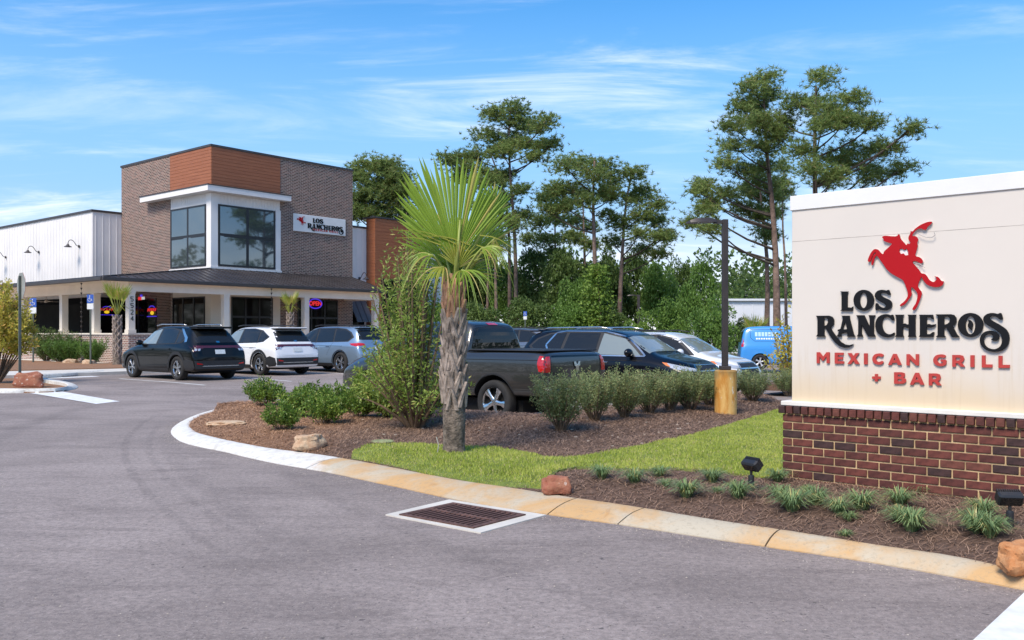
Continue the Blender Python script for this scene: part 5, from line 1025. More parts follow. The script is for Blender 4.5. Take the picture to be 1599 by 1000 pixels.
pine(868, [(868, 450), (867, 380), (866, 300)], [(866, 300, 16, 10), (850, 318, 16, 9), (884, 322, 14, 9), (838, 352, 16, 9), (868, 345, 18, 9), (852, 378, 20, 9), (826, 372, 12, 8), (885, 372, 14, 8), (838, 405, 14, 8), (876, 405, 14, 8), (862, 395, 12, 7)], 74, 'distant pine between the two tall pine groups', .17)
pine(930, [(930, 450), (928, 380), (926, 310), (928, 250)], [(905, 256, 24, 11), (940, 258, 26, 12), (880, 268, 20, 10), (962, 274, 22, 11), (925, 282, 26, 10), (895, 292, 22, 10), (868, 292, 14, 9), (945, 300, 22, 9), (912, 318, 18, 8), (858, 322, 16, 9), (885, 320, 14, 8), (960, 302, 14, 8)], 58, 'wide topped pine with vines climbing its trunk', .24)
pine(966, [(968, 460), (972, 400), (975, 330), (985, 275)], [(985, 276, 18, 10), (1005, 298, 20, 10), (985, 312, 22, 10), (1018, 322, 18, 10), (1000, 340, 20, 9), (1034, 342, 15, 9), (1044, 366, 11, 9), (1025, 374, 16, 8), (1008, 390, 16, 7), (970, 350, 16, 8), (1030, 398, 12, 6), (990, 372, 14, 7), (962, 372, 12, 7), (950, 340, 12, 7)], 60, 'spreading pine with open limbs right of the vine covered pine', .21)
pine(914, [(914, 430), (912, 360), (910, 300)], [(908, 300, 14, 9), (900, 340, 14, 8), (922, 350, 14, 8), (895, 372, 14, 8), (925, 385, 14, 8)], 66, 'slim pine trunk just left of the vine covered pine', .18)
pine(597, [(598, 430), (598, 350), (600, 275)], [(582, 263, 22, 10), (608, 268, 22, 11), (628, 284, 16, 11), (568, 284, 18, 12), (598, 290, 24, 11), (584, 308, 24, 11), (618, 308, 22, 12), (640, 306, 12, 9), (566, 318, 16, 11), (600, 328, 26, 10), (632, 330, 14, 9), (580, 340, 20, 9), (615, 348, 18, 8), (560, 338, 12, 9)], 62, 'round crowned dark pine just behind the brick tower', .20, 1.7)
pine(1214, [(1212, 420), (1205, 330), (1199, 240), (1193, 170), (1196, 125)], [(1192, 128, 20, 9), (1168, 146, 16, 10), (1206, 148, 14, 10), (1150, 172, 18, 11), (1183, 180, 24, 11), (1136, 202, 14, 9), (1166, 208, 26, 11), (1203, 212, 18, 11), (1140, 232, 20, 10), (1180, 240, 24, 10), (1208, 250, 12, 12), (1126, 262, 14, 7), (1162, 266, 20, 9), (1198, 282, 18, 10), (1102, 288, 14, 7), (1090, 302, 11, 7), (1148, 296, 16, 7), (1096, 334, 13, 6), (1120, 312, 12, 6), (1106, 362, 11, 7), (1084, 348, 8, 5), (1172, 318, 16, 9), (1200, 330, 14, 9), (1186, 160, 20, 9)], 50, 'tall pine right of the lamp post with low spreading limbs', .24, 1.15)
pine(1196, [(1200, 420), (1192, 340), (1186, 270)], [(1188, 272, 14, 9), (1172, 292, 14, 8), (1200, 300, 12, 9), (1180, 338, 12, 7), (1208, 352, 12, 8), (1196, 372, 10, 6), (1222, 300, 12, 9)], 53, 'darker pine close behind the tall pine, its trunk just left of it', .2)
pine(1275, [(1274, 420), (1271, 300), (1270, 220), (1275, 135)], [(1276, 130, 18, 8), (1292, 148, 24, 11), (1256, 150, 18, 10), (1320, 162, 18, 11), (1240, 172, 18, 10), (1280, 176, 28, 11), (1330, 186, 20, 10), (1230, 200, 18, 10), (1300, 202, 22, 10), (1352, 202, 16, 8), (1262, 212, 18, 10), (1350, 222, 20, 8), (1374, 238, 15, 7), (1396, 216, 8, 5), (1388, 252, 17, 7), (1406, 264, 15, 8), (1340, 252, 22, 8), (1300, 246, 20, 9), (1370, 278, 20, 8), (1322, 272, 20, 8), (1242, 240, 18, 10), (1250, 276, 16, 9), (1290, 282, 16, 8), (1310, 178, 16, 8), (1385, 225, 10, 6)], 46, 'broad pine standing behind the monument sign', .24, 1.15)
pine(1228, [(1226, 420), (1222, 340), (1224, 260)], [(1224, 262, 12, 8), (1214, 290, 10, 8), (1232, 300, 10, 7), (1218, 330, 10, 7)], 60, 'thin dark pine trunk at the left edge of the monument sign', .13)
# broad-leaved trees and undergrowth
def crown_mesh(rx, ry, rz, n, L, m, seed, nb=26, name='crown', low=-.5):
    rng = np.random.default_rng(seed); parts = []; per = n//nb
    for i in range(nb):
        d = rng.normal(size=3); d /= np.linalg.norm(d); d[2] = max(low, d[2]); q = rng.uniform(.35, .85); c = d*[rx, ry, rz]*q; rb = np.array([rx, ry, rz])*rng.uniform(.26, .44)
        e = unit(rng.normal(size=(per, 3))); e[:, 2] = np.where(e[:, 2] < -.3, -e[:, 2], e[:, 2]); C = c+e*rb*rng.uniform(.75, 1.08, (per, 1)); D = e+rng.normal(size=(per, 3))*.9; D[:, 2] -= .2
        parts.append(leafquads(C, D, rng.uniform(.6, 1.2, per)*L, L*.55, .2, rng))
    return tree_leaf_mesh(parts, m, name)
M_YELL = leafmat('yellow_leaves', (.36, .34, .045), (.66, .56, .12), .4, .5, (.66, .42, .12), 1.5)
_cm = {}
def broad(u, vtop, hw, Y, mkey, label, name='broadleaf_tree', cat='tree', vb=505, seed=0, n=4200, group='trees and undergrowth beyond the car park', trunk=True):
    s = F/Y; zt = H+(HZ-vtop)/s; zb = -.3; rx = hw/s; h = zt-zb; rz = h*.5 if not trunk else h*.44; t = empty(name, ((u-CX)/s, Y, zb), label=label, cat=cat, group=group)
    m = {'o': M_OAK, 'm': M_MIDG, 'l': M_LITE, 'y': M_YELL}[mkey]; key = (mkey, seed)
    if key not in _cm: _cm[key] = crown_mesh(1, 1, 1, 7500, .095, m, seed+hash(mkey) % 1000 if False else seed+ord(mkey), 34)
    c = link('crown', _cm[key], t); c.location = (0, 0, h-rz*1.02); c.scale = (rx, min(rx, 3.5), rz); c.rotation_euler = (0, 0, 0)
    MB().tube([(0, 0, 0), (.1, 0, h*.3), (-.05, .1, h*.6)], [.03*h**.7+.02, .025*h**.7, .02], 7).tube([(0.05, 0, h*.25), (rx*.4, .1, h*.6)], [.05, .02], 5).tube([(0.05, 0, h*.2), (-rx*.45, -.1, h*.65)], [.05, .02], 5).obj('trunk', M_BARKD, t); return t
US = [(700, 385, 44, 72, 'o'), (745, 380, 40, 74, 'o'), (795, 408, 38, 72, 'm'), (835, 385, 40, 70, 'o'), (880, 388, 44, 66, 'o'), (900, 430, 34, 60, 'm'), (950, 392, 38, 68, 'o'), (992, 392, 40, 70, 'o'), (1030, 412, 36, 66, 'm'), (1062, 408, 30, 72, 'o'), (650, 420, 40, 76, 'm'), (600, 430, 40, 78, 'o')]
LB = ['dark tree standing behind the palm fronds', 'dark tree just right of the palm crown', 'mid green tree between pine trunks above the pickup cab', 'dense dark tree left of the vine covered pine', 'wide dark tree beside the vine covered pine', 'lighter green tree low at the foot of the vine covered pine', 'dark tree behind the black SUV roof', 'dark round tree under the open pine limbs', 'mid green tree above the white SUV', 'dark tree left of the bright round tree', 'green tree behind the tall shrub', 'dark tree low behind the brown wing of the restaurant']
for i, (u, vt, hw, Y, k) in enumerate(US): broad(u, vt, hw, Y, k, LB[i], seed=i % 4)
broad(1096, 404, 32, 50, 'm', 'bright green round tree left of the lamp post', seed=5); broad(1112, 468, 36, 44, 'm', 'fresh green bushy tree beside the lamp post, in front of white wall', seed=6, trunk=False)
broad(1000, 488, 26, 46, 'l', 'yellow green rounded bush above the white SUV roof', 'bush', 'bush', seed=7, trunk=False)
for i, (u, vt, hw, lb) in enumerate(((820, 462, 44, 'low dark undergrowth bush behind the pickup cab'), (890, 470, 40, 'low undergrowth bush behind the black SUV roof'), (950, 475, 40, 'low undergrowth bush right of the vine covered trunk'), (1050, 470, 36, 'undergrowth bush between yellow green bush and bright tree'), (745, 470, 40, 'undergrowth bush at the right of the palm trunk'), (680, 470, 44, 'undergrowth bush left of the palm trunk'))): broad(u, vt, hw, 58, 'o' if i % 2 == 0 else 'm', lb, 'bush', 'bush', seed=i % 4, trunk=False)
broad(1160, 500, 34, 52, 'o', 'dark clipped bush left of the blue van', 'bush', 'bush', seed=2, trunk=False)
for i, (u, vt, hw, lb) in enumerate(((1165, 425, 42, 'far rounded oak above the white warehouse roof'), (1215, 428, 36, 'far oak behind the pine trunks above the warehouse'), (1130, 440, 34, 'far tree behind the lamp post'))): broad(u, vt, hw, 125, 'o', lb, seed=i+1)
tl = crown_mesh(1, 1, 1, 5200, .05, M_OAK, 77, 40)
far = MB()
rngT = np.random.default_rng(5); parts = []
for i in range(90):
    x = -52+i*1.45; z = rngT.uniform(7.5, 10); e = unit(rngT.normal(size=(480, 3))); C = np.array([x+rngT.uniform(-1, 1), 92+rngT.uniform(-3, 3), z*.45-.3])+e*[3, 3, z*.6]; parts.append(leafquads(C, e+rngT.normal(size=e.shape), .55, .34, .2, rngT))
link('treeline', tree_leaf_mesh(parts, M_OAK, 'treeline'), kind='stuff', label='dark far woodland closing the view beyond the car park', cat='woodland')
for loc_, rz_, sc_ in (((-10, -40, 0), PI, 1.5), ((-75, -20, 0), PI/2, 1.5), ((80, 30, 0), -PI/2, 1.5)):
    o_ = link('treeline', bpy.data.objects['treeline'].data, kind='stuff', label='woodland surrounding the road and car park', cat='woodland', loc=loc_, rz=rz_); o_.location = Vector(loc_)+Matrix.Rotation(rz_, 3, 'Z') @ Vector((-13, -92, 0)) if False else Vector(loc_); o_.scale = (1.7, .25, sc_)
# vines on the trunk
vt = empty('climbing_vine', ((932-CX)/F*57.2, 57.2, -.3), label='yellow green vine covering the lower trunk of the pine', cat='vine'); rng_ = np.random.default_rng(9)
C = np.stack([rng_.normal(0, .62, 3600), rng_.normal(0, .4, 3600), rng_.uniform(0, 1, 3600)**.8*6.2], 1); C[:, 0] *= (1.15-.10*C[:, 2]); V, Fc = leafquads(C, rng_.normal(size=C.shape)-[0, 0, .5], .22, .14, .2, rng_); link('foliage', npmesh('foliage', V, Fc, M_LITE), vt); MB().tube([(0, 0, 0), (.2, -.3, 3), (0, -.2, 6)], .05, 6).obj('stem', M_TWIG, vt)
# ------------------------------------------------------------------ shrubs near the camera
def shrub_mesh(h, rx, ry, shoots, perl, L, Wl, m, seed, spread=.9, flat=0., start=.3, droop=0., bare=.15):
    """shoots fan out of the base and carry leaves along their outer part; returns leaf mesh, stem mesh"""
    rng = np.random.default_rng(seed); st = MB(); Cs, Ds = [], []
    for i in range(shoots):
        a = rng.uniform(0, 2*PI); q = rng.uniform(0, 1)**.5; tz = h*(1-(1-flat)*q*q*.55)*rng.uniform(.60, 1.04)*(1.14 if rng.random() < .10 else 1); tip = np.array([math.cos(a)*q*rx, math.sin(a)*q*ry, tz]); b = np.array([math.cos(a)*.06*rng.random(), math.sin(a)*.06*rng.random(), 0]); b[:2] += tip[:2]*.08
        mid = (b+tip)/2+np.array([tip[0]*.12*spread, tip[1]*.12*spread, h*.06])
        ts = np.linspace(0, 1, 5); cv = [(1-t)**2*b+2*t*(1-t)*mid+t*t*tip for t in ts]
        if i % 3 == 0: st.tube(cv, [.010*h+.002, .008*h, .006*h, .004*h, .002*h], 4, cap=False)
        n = perl; t = rng.uniform(start, 1, n)**.7; t = t[:, None]; p = (1-t)**2*b+2*t*(1-t)*mid+t*t*tip; out = rng.normal(size=(n, 3)); out /= np.linalg.norm(out, axis=1, keepdims=True)
        p = p+out*rng.uniform(.0, .10, (n, 1))*max(rx, .3)*.9; d = (tip-b)/np.linalg.norm(tip-b)*.55+out*.9; d[:, 2] -= droop; Cs.append(p); Ds.append(d)
    C, D = np.concatenate(Cs), np.concatenate(Ds); k = C[:, 2] > bare*h; C, D = C[k], D[k]; V, Fc = leafquads(C, D, rng.uniform(.6, 1.15, len(C))*L, Wl, .22, rng)
    return npmesh('foliage', V, Fc, m), st.mesh('stem', M_TWIG, True)
def shrub(name, loc, meshes, label, cat='shrub', group=None, rz=0, sc=(1, 1, 1)):
    t = empty(name, loc, rz, label=label, cat=cat, group=group); t.scale = sc; link('foliage', meshes[0], t); link('stem', meshes[1], t); return t
def GP(u, v):
    z = .15
    for _ in range(10): a = P(u, v, z); z = hz_(a.x, a.y)
    return Vector((a.x, a.y, z))
a = GP(648, 668); shrub('tall_shrub', a, shrub_mesh(3.3, .84, .72, 125, 66, .078, .024, M_MYRT, 31, .8, -.45, .10, .1, .03), 'tall feathery yellow green shrub left of the palm trunk', group='planted shrubs')
a2 = GP(612, 652); shrub('tall_shrub', a2, shrub_mesh(1.15, .70, .6, 90, 100, .070, .025, M_MYRT, 32, 1, .3, .06, .1, .02), 'lower spreading part of feathery shrub before the truck bonnet', group='planted shrubs')
lows = [shrub_mesh(.42, .33, .33, 60, 48, .048, .022, M_LOWB, 40+i, .9, .35, .15, 0, .06) for i in range(4)]
for i, (u, v, w, lb) in enumerate(((411, 634, 1.25, 'small round bush at the back edge of the mulch, leftmost'), (438, 672, .95, 'low glossy bush nearest the kerb'), (466, 652, 1.25, 'bushy shrub behind the lowest bush'), (505, 662, 1.15, 'round green shrub in middle of the low shrubs'), (528, 645, 1.2, 'light green shrub behind the middle shrubs'), (560, 652, 1.1, 'low green shrub left of the feathery tall shrub'), (485, 640, 1.2, 'upright light shrub at the back of the low shrubs'))):
    p = GP(u, v); shrub('low_shrub', p, lows[i % 4], lb, 'bush', 'low shrubs at the left of the island', i*1.3, (w*.98, w*.98, w*1.05))
hed = [shrub_mesh(.86, .46, .42, 120, 78, .036, .016, M_HEDG, 60+i, 1., .8, .14, 0, .13) for i in range(3)]
HL = [(876, 672, .92, 'hedge bush before the pickup tail lamp, leftmost of the hedge'), (930, 657, .86, 'hedge bush under the pickup tailgate emblem'), (974, 652, .80, 'hedge bush at the right end of the tailgate'), (1014, 645, .9, 'hedge bush before the black SUV front wheel'), (1046, 641, .75, 'hedge bush below the black SUV headlamp'), (1078, 640, .95, 'hedge bush below the chrome grille'), (1110, 634, .9, 'hedge bush touching the left side of the lamp post base'), (1176, 627, .9, 'hedge bush just right of the lamp post base'), (1232, 618, .9, 'bush peeping out beside the monument sign')]
for i, (u, v, w, lb) in enumerate(HL):
    p = GP(u, v); z = p.z; vt_ = 574; Yp = p.y; hh = (H+(HZ-vt_)/F*Yp-z)/.86; shrub('hedge_bush', p, hed[i % 3], lb, 'bush', 'hedge bushes along the car park edge', i*1.1, (w*1.06*(Yp/14.5)**.3, w*1.04*(Yp/14.5)**.3, hh*.95))
# yellow-green tree at far left, one over the van
yl = shrub_mesh(3.1, 1.15, 1.0, 100, 62, .13, .06, M_YELL, 81, .8, .2, .3, .1, .26)
p = P(-8, 597, .12); shrub('small_tree', p, yl, 'yellow green small tree at the left edge by the sign post', 'tree', 'planted shrubs')
p = PD(1246, 600, 21.5); p.z = .0; shrub('small_tree', p, shrub_mesh(2.3, .75, .6, 60, 34, .11, .05, M_YELL, 82, .8, .2, .2, .1, .2), 'sparse yellow green young tree beside the monument sign, before the van', 'tree', 'planted shrubs')
# plants at the foot of the porch
fe = shrub_mesh(1.7, 1.1, .8, 90, 70, .16, .022, M_OAK, 90, .9, .2, .1, .3, .02); he = shrub_mesh(1.05, .9, .6, 70, 80, .08, .035, M_MIDG, 91, .9, .8, .05, 0, .02)
def BL(a, b, z=.2): v = bld.matrix_basis @ Vector((a, b, z)); return v
def onloc(u, a): q = hitA(u, 540, a); return BL(a, q.y)
shrub('feathery_shrub', onloc(72, -1.0), fe, 'dark feathery shrub before the porch, left one', 'shrub', 'porch shrubs'); shrub('feathery_shrub', onloc(108, -1.0), fe, 'dark feathery shrub before the porch, right one', 'shrub', 'porch shrubs', 1.2, (.9, .9, .85))
for i, (u, lb) in enumerate(((92, 'clipped porch hedge bush at the left'), (112, 'clipped porch hedge bush, middle one'), (146, 'clipped porch hedge bush nearest the small palm'))): shrub('hedge_bush', onloc(u, -1.3), he, lb, 'bush', 'porch shrubs', i)
for i, a_ in enumerate((3.2, 5.2, 7.1)): shrub('hedge_bush', BL(a_, -.75), he, ('low hedge bush behind the black SUV roof', 'low hedge bush behind the white SUV bonnet', 'low hedge bush between white and blue SUVs')[i], 'bush', 'porch shrubs', i*2.1, (1, 1, .95))
# ------------------------------------------------------------------ palms
M_FROND = leafmat('palm_frond_green', (.16, .28, .025), (.36, .48, .07), .42, .38, (.50, .44, .12), 1.2)
M_FRONDY = leafmat('palm_frond_yellow', (.30, .36, .04), (.50, .48, .10), .4, .4, (.55, .42, .16), 2)
M_PET = mat('palm_petiole', (.28, .32, .07), .5, .2, 5); M_BOOT = mat('palm_boot', (.29, .235, .195), .9, .55, 9, .9, 34); M_BOOTR = mat('palm_boot_fresh', (.40, .22, .13), .8, .35, 6, .4, 30); M_PTR = mat('palm_trunk', (.17, .135, .105), .95, .6, 14, 1.0, 40, bdist=.03)
def frond(par, base, hub, axis, normal, R, spread, nseg, droopk, m, join=.42, seed=0, wseg=.045, gap=.0):
    """fan leaf: pleated segments radiating from the hub, joined near it, free and drooping at the tips"""
    rng = random.Random(seed); A = Vector(axis).normalized(); N = Vector(normal); N = (N-A*N.dot(A)).normalized(); B = N.cross(A); hub = Vector(hub); mb = MB()
    for i in range(nseg):
        th = -spread+2*spread*(i+.5)/nseg+rng.uniform(-.015, .015); d = A*math.cos(th)+B*math.sin(th); L = R*(1-.30*abs(th/spread)**2.2)*rng.uniform(.88, 1.03); dth = 2*spread/nseg*.5
        if rng.random() < gap: continue
        e1 = A*math.cos(th-dth)+B*math.sin(th-dth); e2 = A*math.cos(th+dth)+B*math.sin(th+dth); sidev = (e2-e1).normalized(); rows = []; K = 9; wmax = (e2-e1).length*L*join/2; kd_ = droopk*rng.uniform(.6, 1.5); tw = rng.uniform(-.12, .12)
        for k in range(K+1):
            t = k/K; rr = L*t; w = (e2-e1).length*rr/2 if t < join else wmax*max(0.02, (1-((t-join)/(1-join))**1.35)); c = hub+d*rr; dz = -kd_*L*max(0, t-.25)**2.1; c = c+Vector((0, 0, dz))+N*(-.10*R*t*t)+sidev*tw*L*max(0, t-join)**2
            rows.append((c-sidev*w, c+N*min(w*.8, .03*R), c+sidev*w))
        vs = [p for r in rows for p in r]; fs = []
        for k in range(K): o = k*3; fs += [(o, o+1, o+4, o+3), (o+1, o+2, o+5, o+4)]
        mb.add(vs, fs)
    f = mb.obj('frond', m, par); b = Vector(base); MB().tube(smooth([b, b.lerp(hub, .5)+Vector((0, 0, .05*(hub-b).length)), hub, hub+A*R*.16], 1), [.020, .019, .014, .012, .006], 6).obj('petiole', M_PET, f, smooth=True); return f
def boot(par, ang, z, r, L, w, m, lean=.35):
    """cut leaf base: a split strap crossing the trunk upward"""
    for s in (-1, 1):
        mb = MB(); vs = []; K = 4
        for k in range(K+1):
            t = k/K; a = ang+s*(.50*(1-t))*(w/.1); rr = r+.006+.040*t**1.5; p = Vector((math.cos(a)*rr, math.sin(a)*rr, z+L*t)); tg = Vector((-math.sin(a), math.cos(a), 0)); n = Vector((math.cos(a), math.sin(a), 0)); hw = w*(.34-.10*t)
            vs += [p-tg*hw-n*.012, p-tg*hw*.5+n*.012, p+tg*hw*.5+n*.012, p+tg*hw-n*.012]
        fs = [(k*4+j, k*4+(j+1) % 4, (k+1)*4+(j+1) % 4, (k+1)*4+j) for k in range(K) for j in range(4)]+[(0, 3, 2, 1), tuple(K*4+j for j in range(4))]
        mb.add(vs, fs); mb.obj('leaf_base', m, par, fixn=True)
pb = GP(709, 708); pl = empty('palm_tree', pb-Vector((0, 0, .03)), label='large foreground palm with crossed leaf bases and big upright fan leaves', cat='palm tree')
PYd = pb.y; pz = pb.z-.03; sP = F/PYd
def LP(u, v, dy=0): return Vector(((u-709)/sP, dy, H-(v-HZ)/sP-pz))
k = MB(); prof = [(.150, -.05), (.138, .03), (.128, .12), (.124, .3), (.126, .45), (.128, .56), (.125, .9), (.118, 1.3), (.100, 1.65), (.085, 1.85), (.05, 1.95)]
pr2 = []
for a, b in zip(prof[:-1], prof[1:]): pr2 += [(a[0]+(b[0]-a[0])*t/4+(.0025 if (t % 2) else -.001), a[1]+(b[1]-a[1])*t/4) for t in range(4)]
k.lathe(pr2+[prof[-1]], 26); k.v = [(x+.008*noise.noise(Vector((x*9, y*9, z*4))), y+.008*noise.noise(Vector((x*9+5, y*9, z*4))), z) for x, y, z in k.v]; k.obj('trunk', M_PTR, pl, smooth=True)
rb = random.Random(4)
for row in range(12):
    z = .57+row*.108; nn = 5
    for j in range(nn): boot(pl, 2*PI*(j+.5*(row % 2))/nn+rb.uniform(-.22, .22)-PI/2+row*.04, z+rb.uniform(-.05, .05), .128-.0033*row, \
        .25+rb.uniform(-.04, .05), .098+rb.uniform(-.012, .014), M_BOOT if row < 9 else M_BOOTR)
for j in range(16):
    a = rb.uniform(0, 2*PI); z = 1.60+rb.uniform(0, .25); MB().tube([(math.cos(a)*.08, math.sin(a)*.08, z), (math.cos(a)*.125, math.sin(a)*.125, z+.16), (math.cos(a)*.13, math.sin(a)*.13, z+.27)], [.03, .024, .008], 5).obj('leaf_base', M_BOOTR, pl)
top = Vector((0, 0, 1.85))
frond(pl, top, LP(713, 408, -.14), (-.12, -.08, 1), (0, -1, .1), 1.26, .84, 32, .03, M_FROND, .74, 1)
frond(pl, top, LP(698, 412, .15), (-.38, .3, 1), (.2, -1, .3), .92, .8, 24, .06, M_FROND, .6, 2)
frond(pl, top, LP(728, 405, .16), (.30, .35, 1), (-.2, -1, .2), .96, .8, 24, .07, M_FROND, .6, 3)
frond(pl, top, LP(766, 336, .05), (.35, 0, 1), (.7, -1, .1), .40, 1.0, 16, .05, M_FROND, .75, 4)
frond(pl, top, LP(752, 392, -.30), (.9, -.5, .1), (.2, -.6, 1), .48, .9, 15, 1.5, M_FROND, .36, 5, gap=.1)
frond(pl, top, LP(681, 402, -.25), (-.9, -.4, .05), (-.2, -.6, 1), .46, .9, 14, 1.5, M_FROND, .36, 6, gap=.15)
frond(pl, top, LP(765, 375, .35), (.8, .6, .3), (0, -.6, 1), .46, .8, 14, 1.0, M_FROND, .4, 7)
frond(pl, top, LP(672, 385, .35), (-.8, .6, .35), (0, -.6, 1), .44, .8, 14, 1.0, M_FROND, .4, 8)
frond(pl, top, LP(712, 372, .35), (.0, .9, .8), (0, -1, .8), .72, 1.0, 22, .3, M_FROND, .42, 9)
frond(pl, top, LP(722, 425, -.30), (.45, -.7, -.1), (0, -.3, 1), .58, 1.0, 22, 1.2, M_FROND, .38, 10, gap=.1)
frond(pl, top, LP(704, 432, .12), (-.2, .5, .8), (0, -1, .6), .62, 1.3, 26, .35, M_FROND, .5, 13)
frond(pl, top, LP(722, 430, .14), (.3, .5, .8), (0, -1, .6), .62, 1.3, 26, .35, M_FROND, .5, 14)
frond(pl, top, LP(716, 420, -.1), (.15, -.4, .9), (0, -1, -.2), .42, 1.1, 18, .2, M_FRONDY, .5, 15)
frond(pl, top, LP(697, 420, -.30), (-.5, -.8, -.15), (0, -.2, 1), .50, 1.0, 16, 1.1, M_FRONDY, .35, 11, gap=.3)
frond(pl, top, LP(772, 372, -.05), (.15, -.1, -1), (1, -1, 0), .40, .7, 12, .1, M_FRONDY, .5, 12)
MB().tube([LP(712, 452), LP(716, 400, -.16), LP(720, 347, -.20)], [.022, .018, .010], 7).obj('spear', M_PET, pl, smooth=True)
for i, (u0, v0, u1, v1) in enumerate(((735, 385, 662, 372), (735, 395, 640, 360), (750, 370, 800, 390), (745, 385, 795, 415), (750, 395, 800, 430), (690, 380, 612, 362), (690, 385, 622, 375))):
    a, b = LP(u0, v0, -.15), LP(u1, v1, -.2); c = a.lerp(b, .5)+Vector((0, 0, .05)); MB().tube(smooth([a, c, b], 1), [.010, .009, .006, .002], 4).obj('dry_segment', M_FRONDY, pl)
MB().tube([(-.18, -.12, 0), (-.165, -.13, .10), (-.19, -.13, .19)], .007, 6).obj('irrigation_tube', mat('grey_tube', (.42, .40, .34), .6), None).name = 'irrigation_riser'
ir = bpy.data.objects['irrigation_riser']; ir.location = pl.location+Vector((0, 0, .04)); ir['label'] = 'thin irrigation tube standing at the palm base'; ir['category'] = 'irrigation tube'
def small_palm(loc, h, lab, seed, cs=1.):
    t = empty('palm_tree', loc, label=lab, cat='palm tree', group='small palms before the porch'); rb = random.Random(seed)
    MB().lathe([(.20, 0), (.17, .15), (.16, h*.3), (.155, h*.9), (.07, h+.08)], 14).obj('trunk', M_PTR, t, smooth=True)
    for row in range(int(h/.16)):
        for j in range(5): boot(t, 2*PI*(j+.5*(row % 2))/5, .35+row*.15, .155, .26, .13, M_BOOT) if .35+row*.15 < h-.05 else None
    for i in range(9):
        a = i*2*PI/9+rb.uniform(-.2, .2); el = rb.uniform(.9, 2.2); hub = Vector((math.cos(a)*.26*cs, math.sin(a)*.26*cs, h+.55*cs+.10*rb.random()*el)); ax = (math.cos(a)*.35, math.sin(a)*.35, el*.8)
        frond(t, (0, 0, h), hub, ax, (-math.cos(a), -math.sin(a), .4), .95*cs, .62, 12, .10 if el > 1.3 else .35, M_FRONDY if i % 3 else M_FROND, .42, seed*10+i)
    for i in range(6):
        a = i*2*PI/6+.4; MB().tube([(0, 0, h), (math.cos(a)*.25, math.sin(a)*.25, h+.45), (math.cos(a)*.62, math.sin(a)*.62, h+.22)], [.02, .014, .004], 5).obj('dry_segment', M_FRONDY, t)
    return t
q = hitA(183, 568, -1.6); small_palm(BL(-1.6, q.y), 2.05, 'small palm with pale crossed trunk at the porch corner', 3, 1.0)
q = hitB(453, 500, -1.2); small_palm(BL(q.x, -1.2), 2.25, 'small palm standing behind the white and blue SUVs', 5, .82)
q = P(1200, 520.5+0, 0); t_ = PD(1198, 545, 40); small_palm(Vector((t_.x, 42, -.2)), 1.2, 'low bushy palm behind the blue van', 7, 1.0)
# liriope clumps
def liri(seed, n=110, h=.16):
    rng = random.Random(seed); mb = MB()
    for i in range(n):
        a = rng.uniform(0, 2*PI); l = h*rng.uniform(.6, 1.25); o = rng.uniform(0, .035); r = rng.uniform(.3, 1.1)*h*1.15; w = rng.uniform(.0022, .004); d = Vector((math.cos(a), math.sin(a), 0)); s = Vector((-math.sin(a), math.cos(a), 0))
        pts = [d*o, d*(o+r*.25)+Vector((0, 0, l*.55)), d*(o+r*.65)+Vector((0, 0, l*.78)), d*(o+r)+Vector((0, 0, l*(.62 if r > h*.5 else .95)))]
        vs = []
        for k, p in enumerate(pts): ww = w*(1, 1, .8, .15)[k]; vs += [p-s*ww, p+s*ww]
        mb.add(vs, [(0, 1, 3, 2), (2, 3, 5, 4), (4, 5, 7, 6)])
    return mb.mesh('blades', M_LIRI)
LM = [liri(i, 190+10*i) for i in range(5)]
LI_ = [(940, 748, .85), (991, 768, .85), (1030, 745, .7), (1072, 779, .95), (1112, 753, .8), (1153, 794, .95), (1215, 752, .8), (1217, 778, .75), (1237, 806, 1.05), (1275, 788, .85), (1310, 802, .8), (1345, 796, .95), (1404, 790, .9), (1405, 815, .75), (1423, 842, .95), (1535, 806, .85), (1524, 830, .95), (1546, 856, .9), (1326, 812, .45), (1320, 838, .35), (1262, 770, .5), (1120, 770, .4), (1040, 760, .5), (1440, 770, .5)]
where = ['beside the small red rock', 'between rock and the left spotlight, front', 'at the lawn edge, left of middle', 'large one left of the spotlight, front', 'at the lawn edge just left of spotlight', 'in front of the left spotlight', 'at the left corner of the brick base', 'just below the brick base corner', 'big and pale, nearest the kerb at sign corner', 'close to the bricks, second from the corner', 'between kerb and bricks, third along', 'wide yellowish one before the bricks', 'against the bricks near the middle of the base', 'bluish one below the brick base', 'isolated bright one nearest the kerb', 'against the bricks left of the right spotlight', 'left of the right spotlight', 'behind the orange rock', 'tiny one in bare mulch', 'tiny sprout nearest the kerb', 'small one between larger tufts by the bricks', 'small dull one right of the left tufts', 'small one between lawn edge and large tuft', 'small one tight against the brick wall']
for i, (u, v, s_) in enumerate(LI_):
    p = GP(u, v); o = link('grass_tuft', LM[i % 5], loc=p-Vector((0, 0, .01)), rz=i*1.7, label='green strappy grass tuft '+where[i], cat='grass tuft', group='grass tufts in the mulch before the sign'); o.scale = (s_*1.2, s_*1.2, s_*1.05)
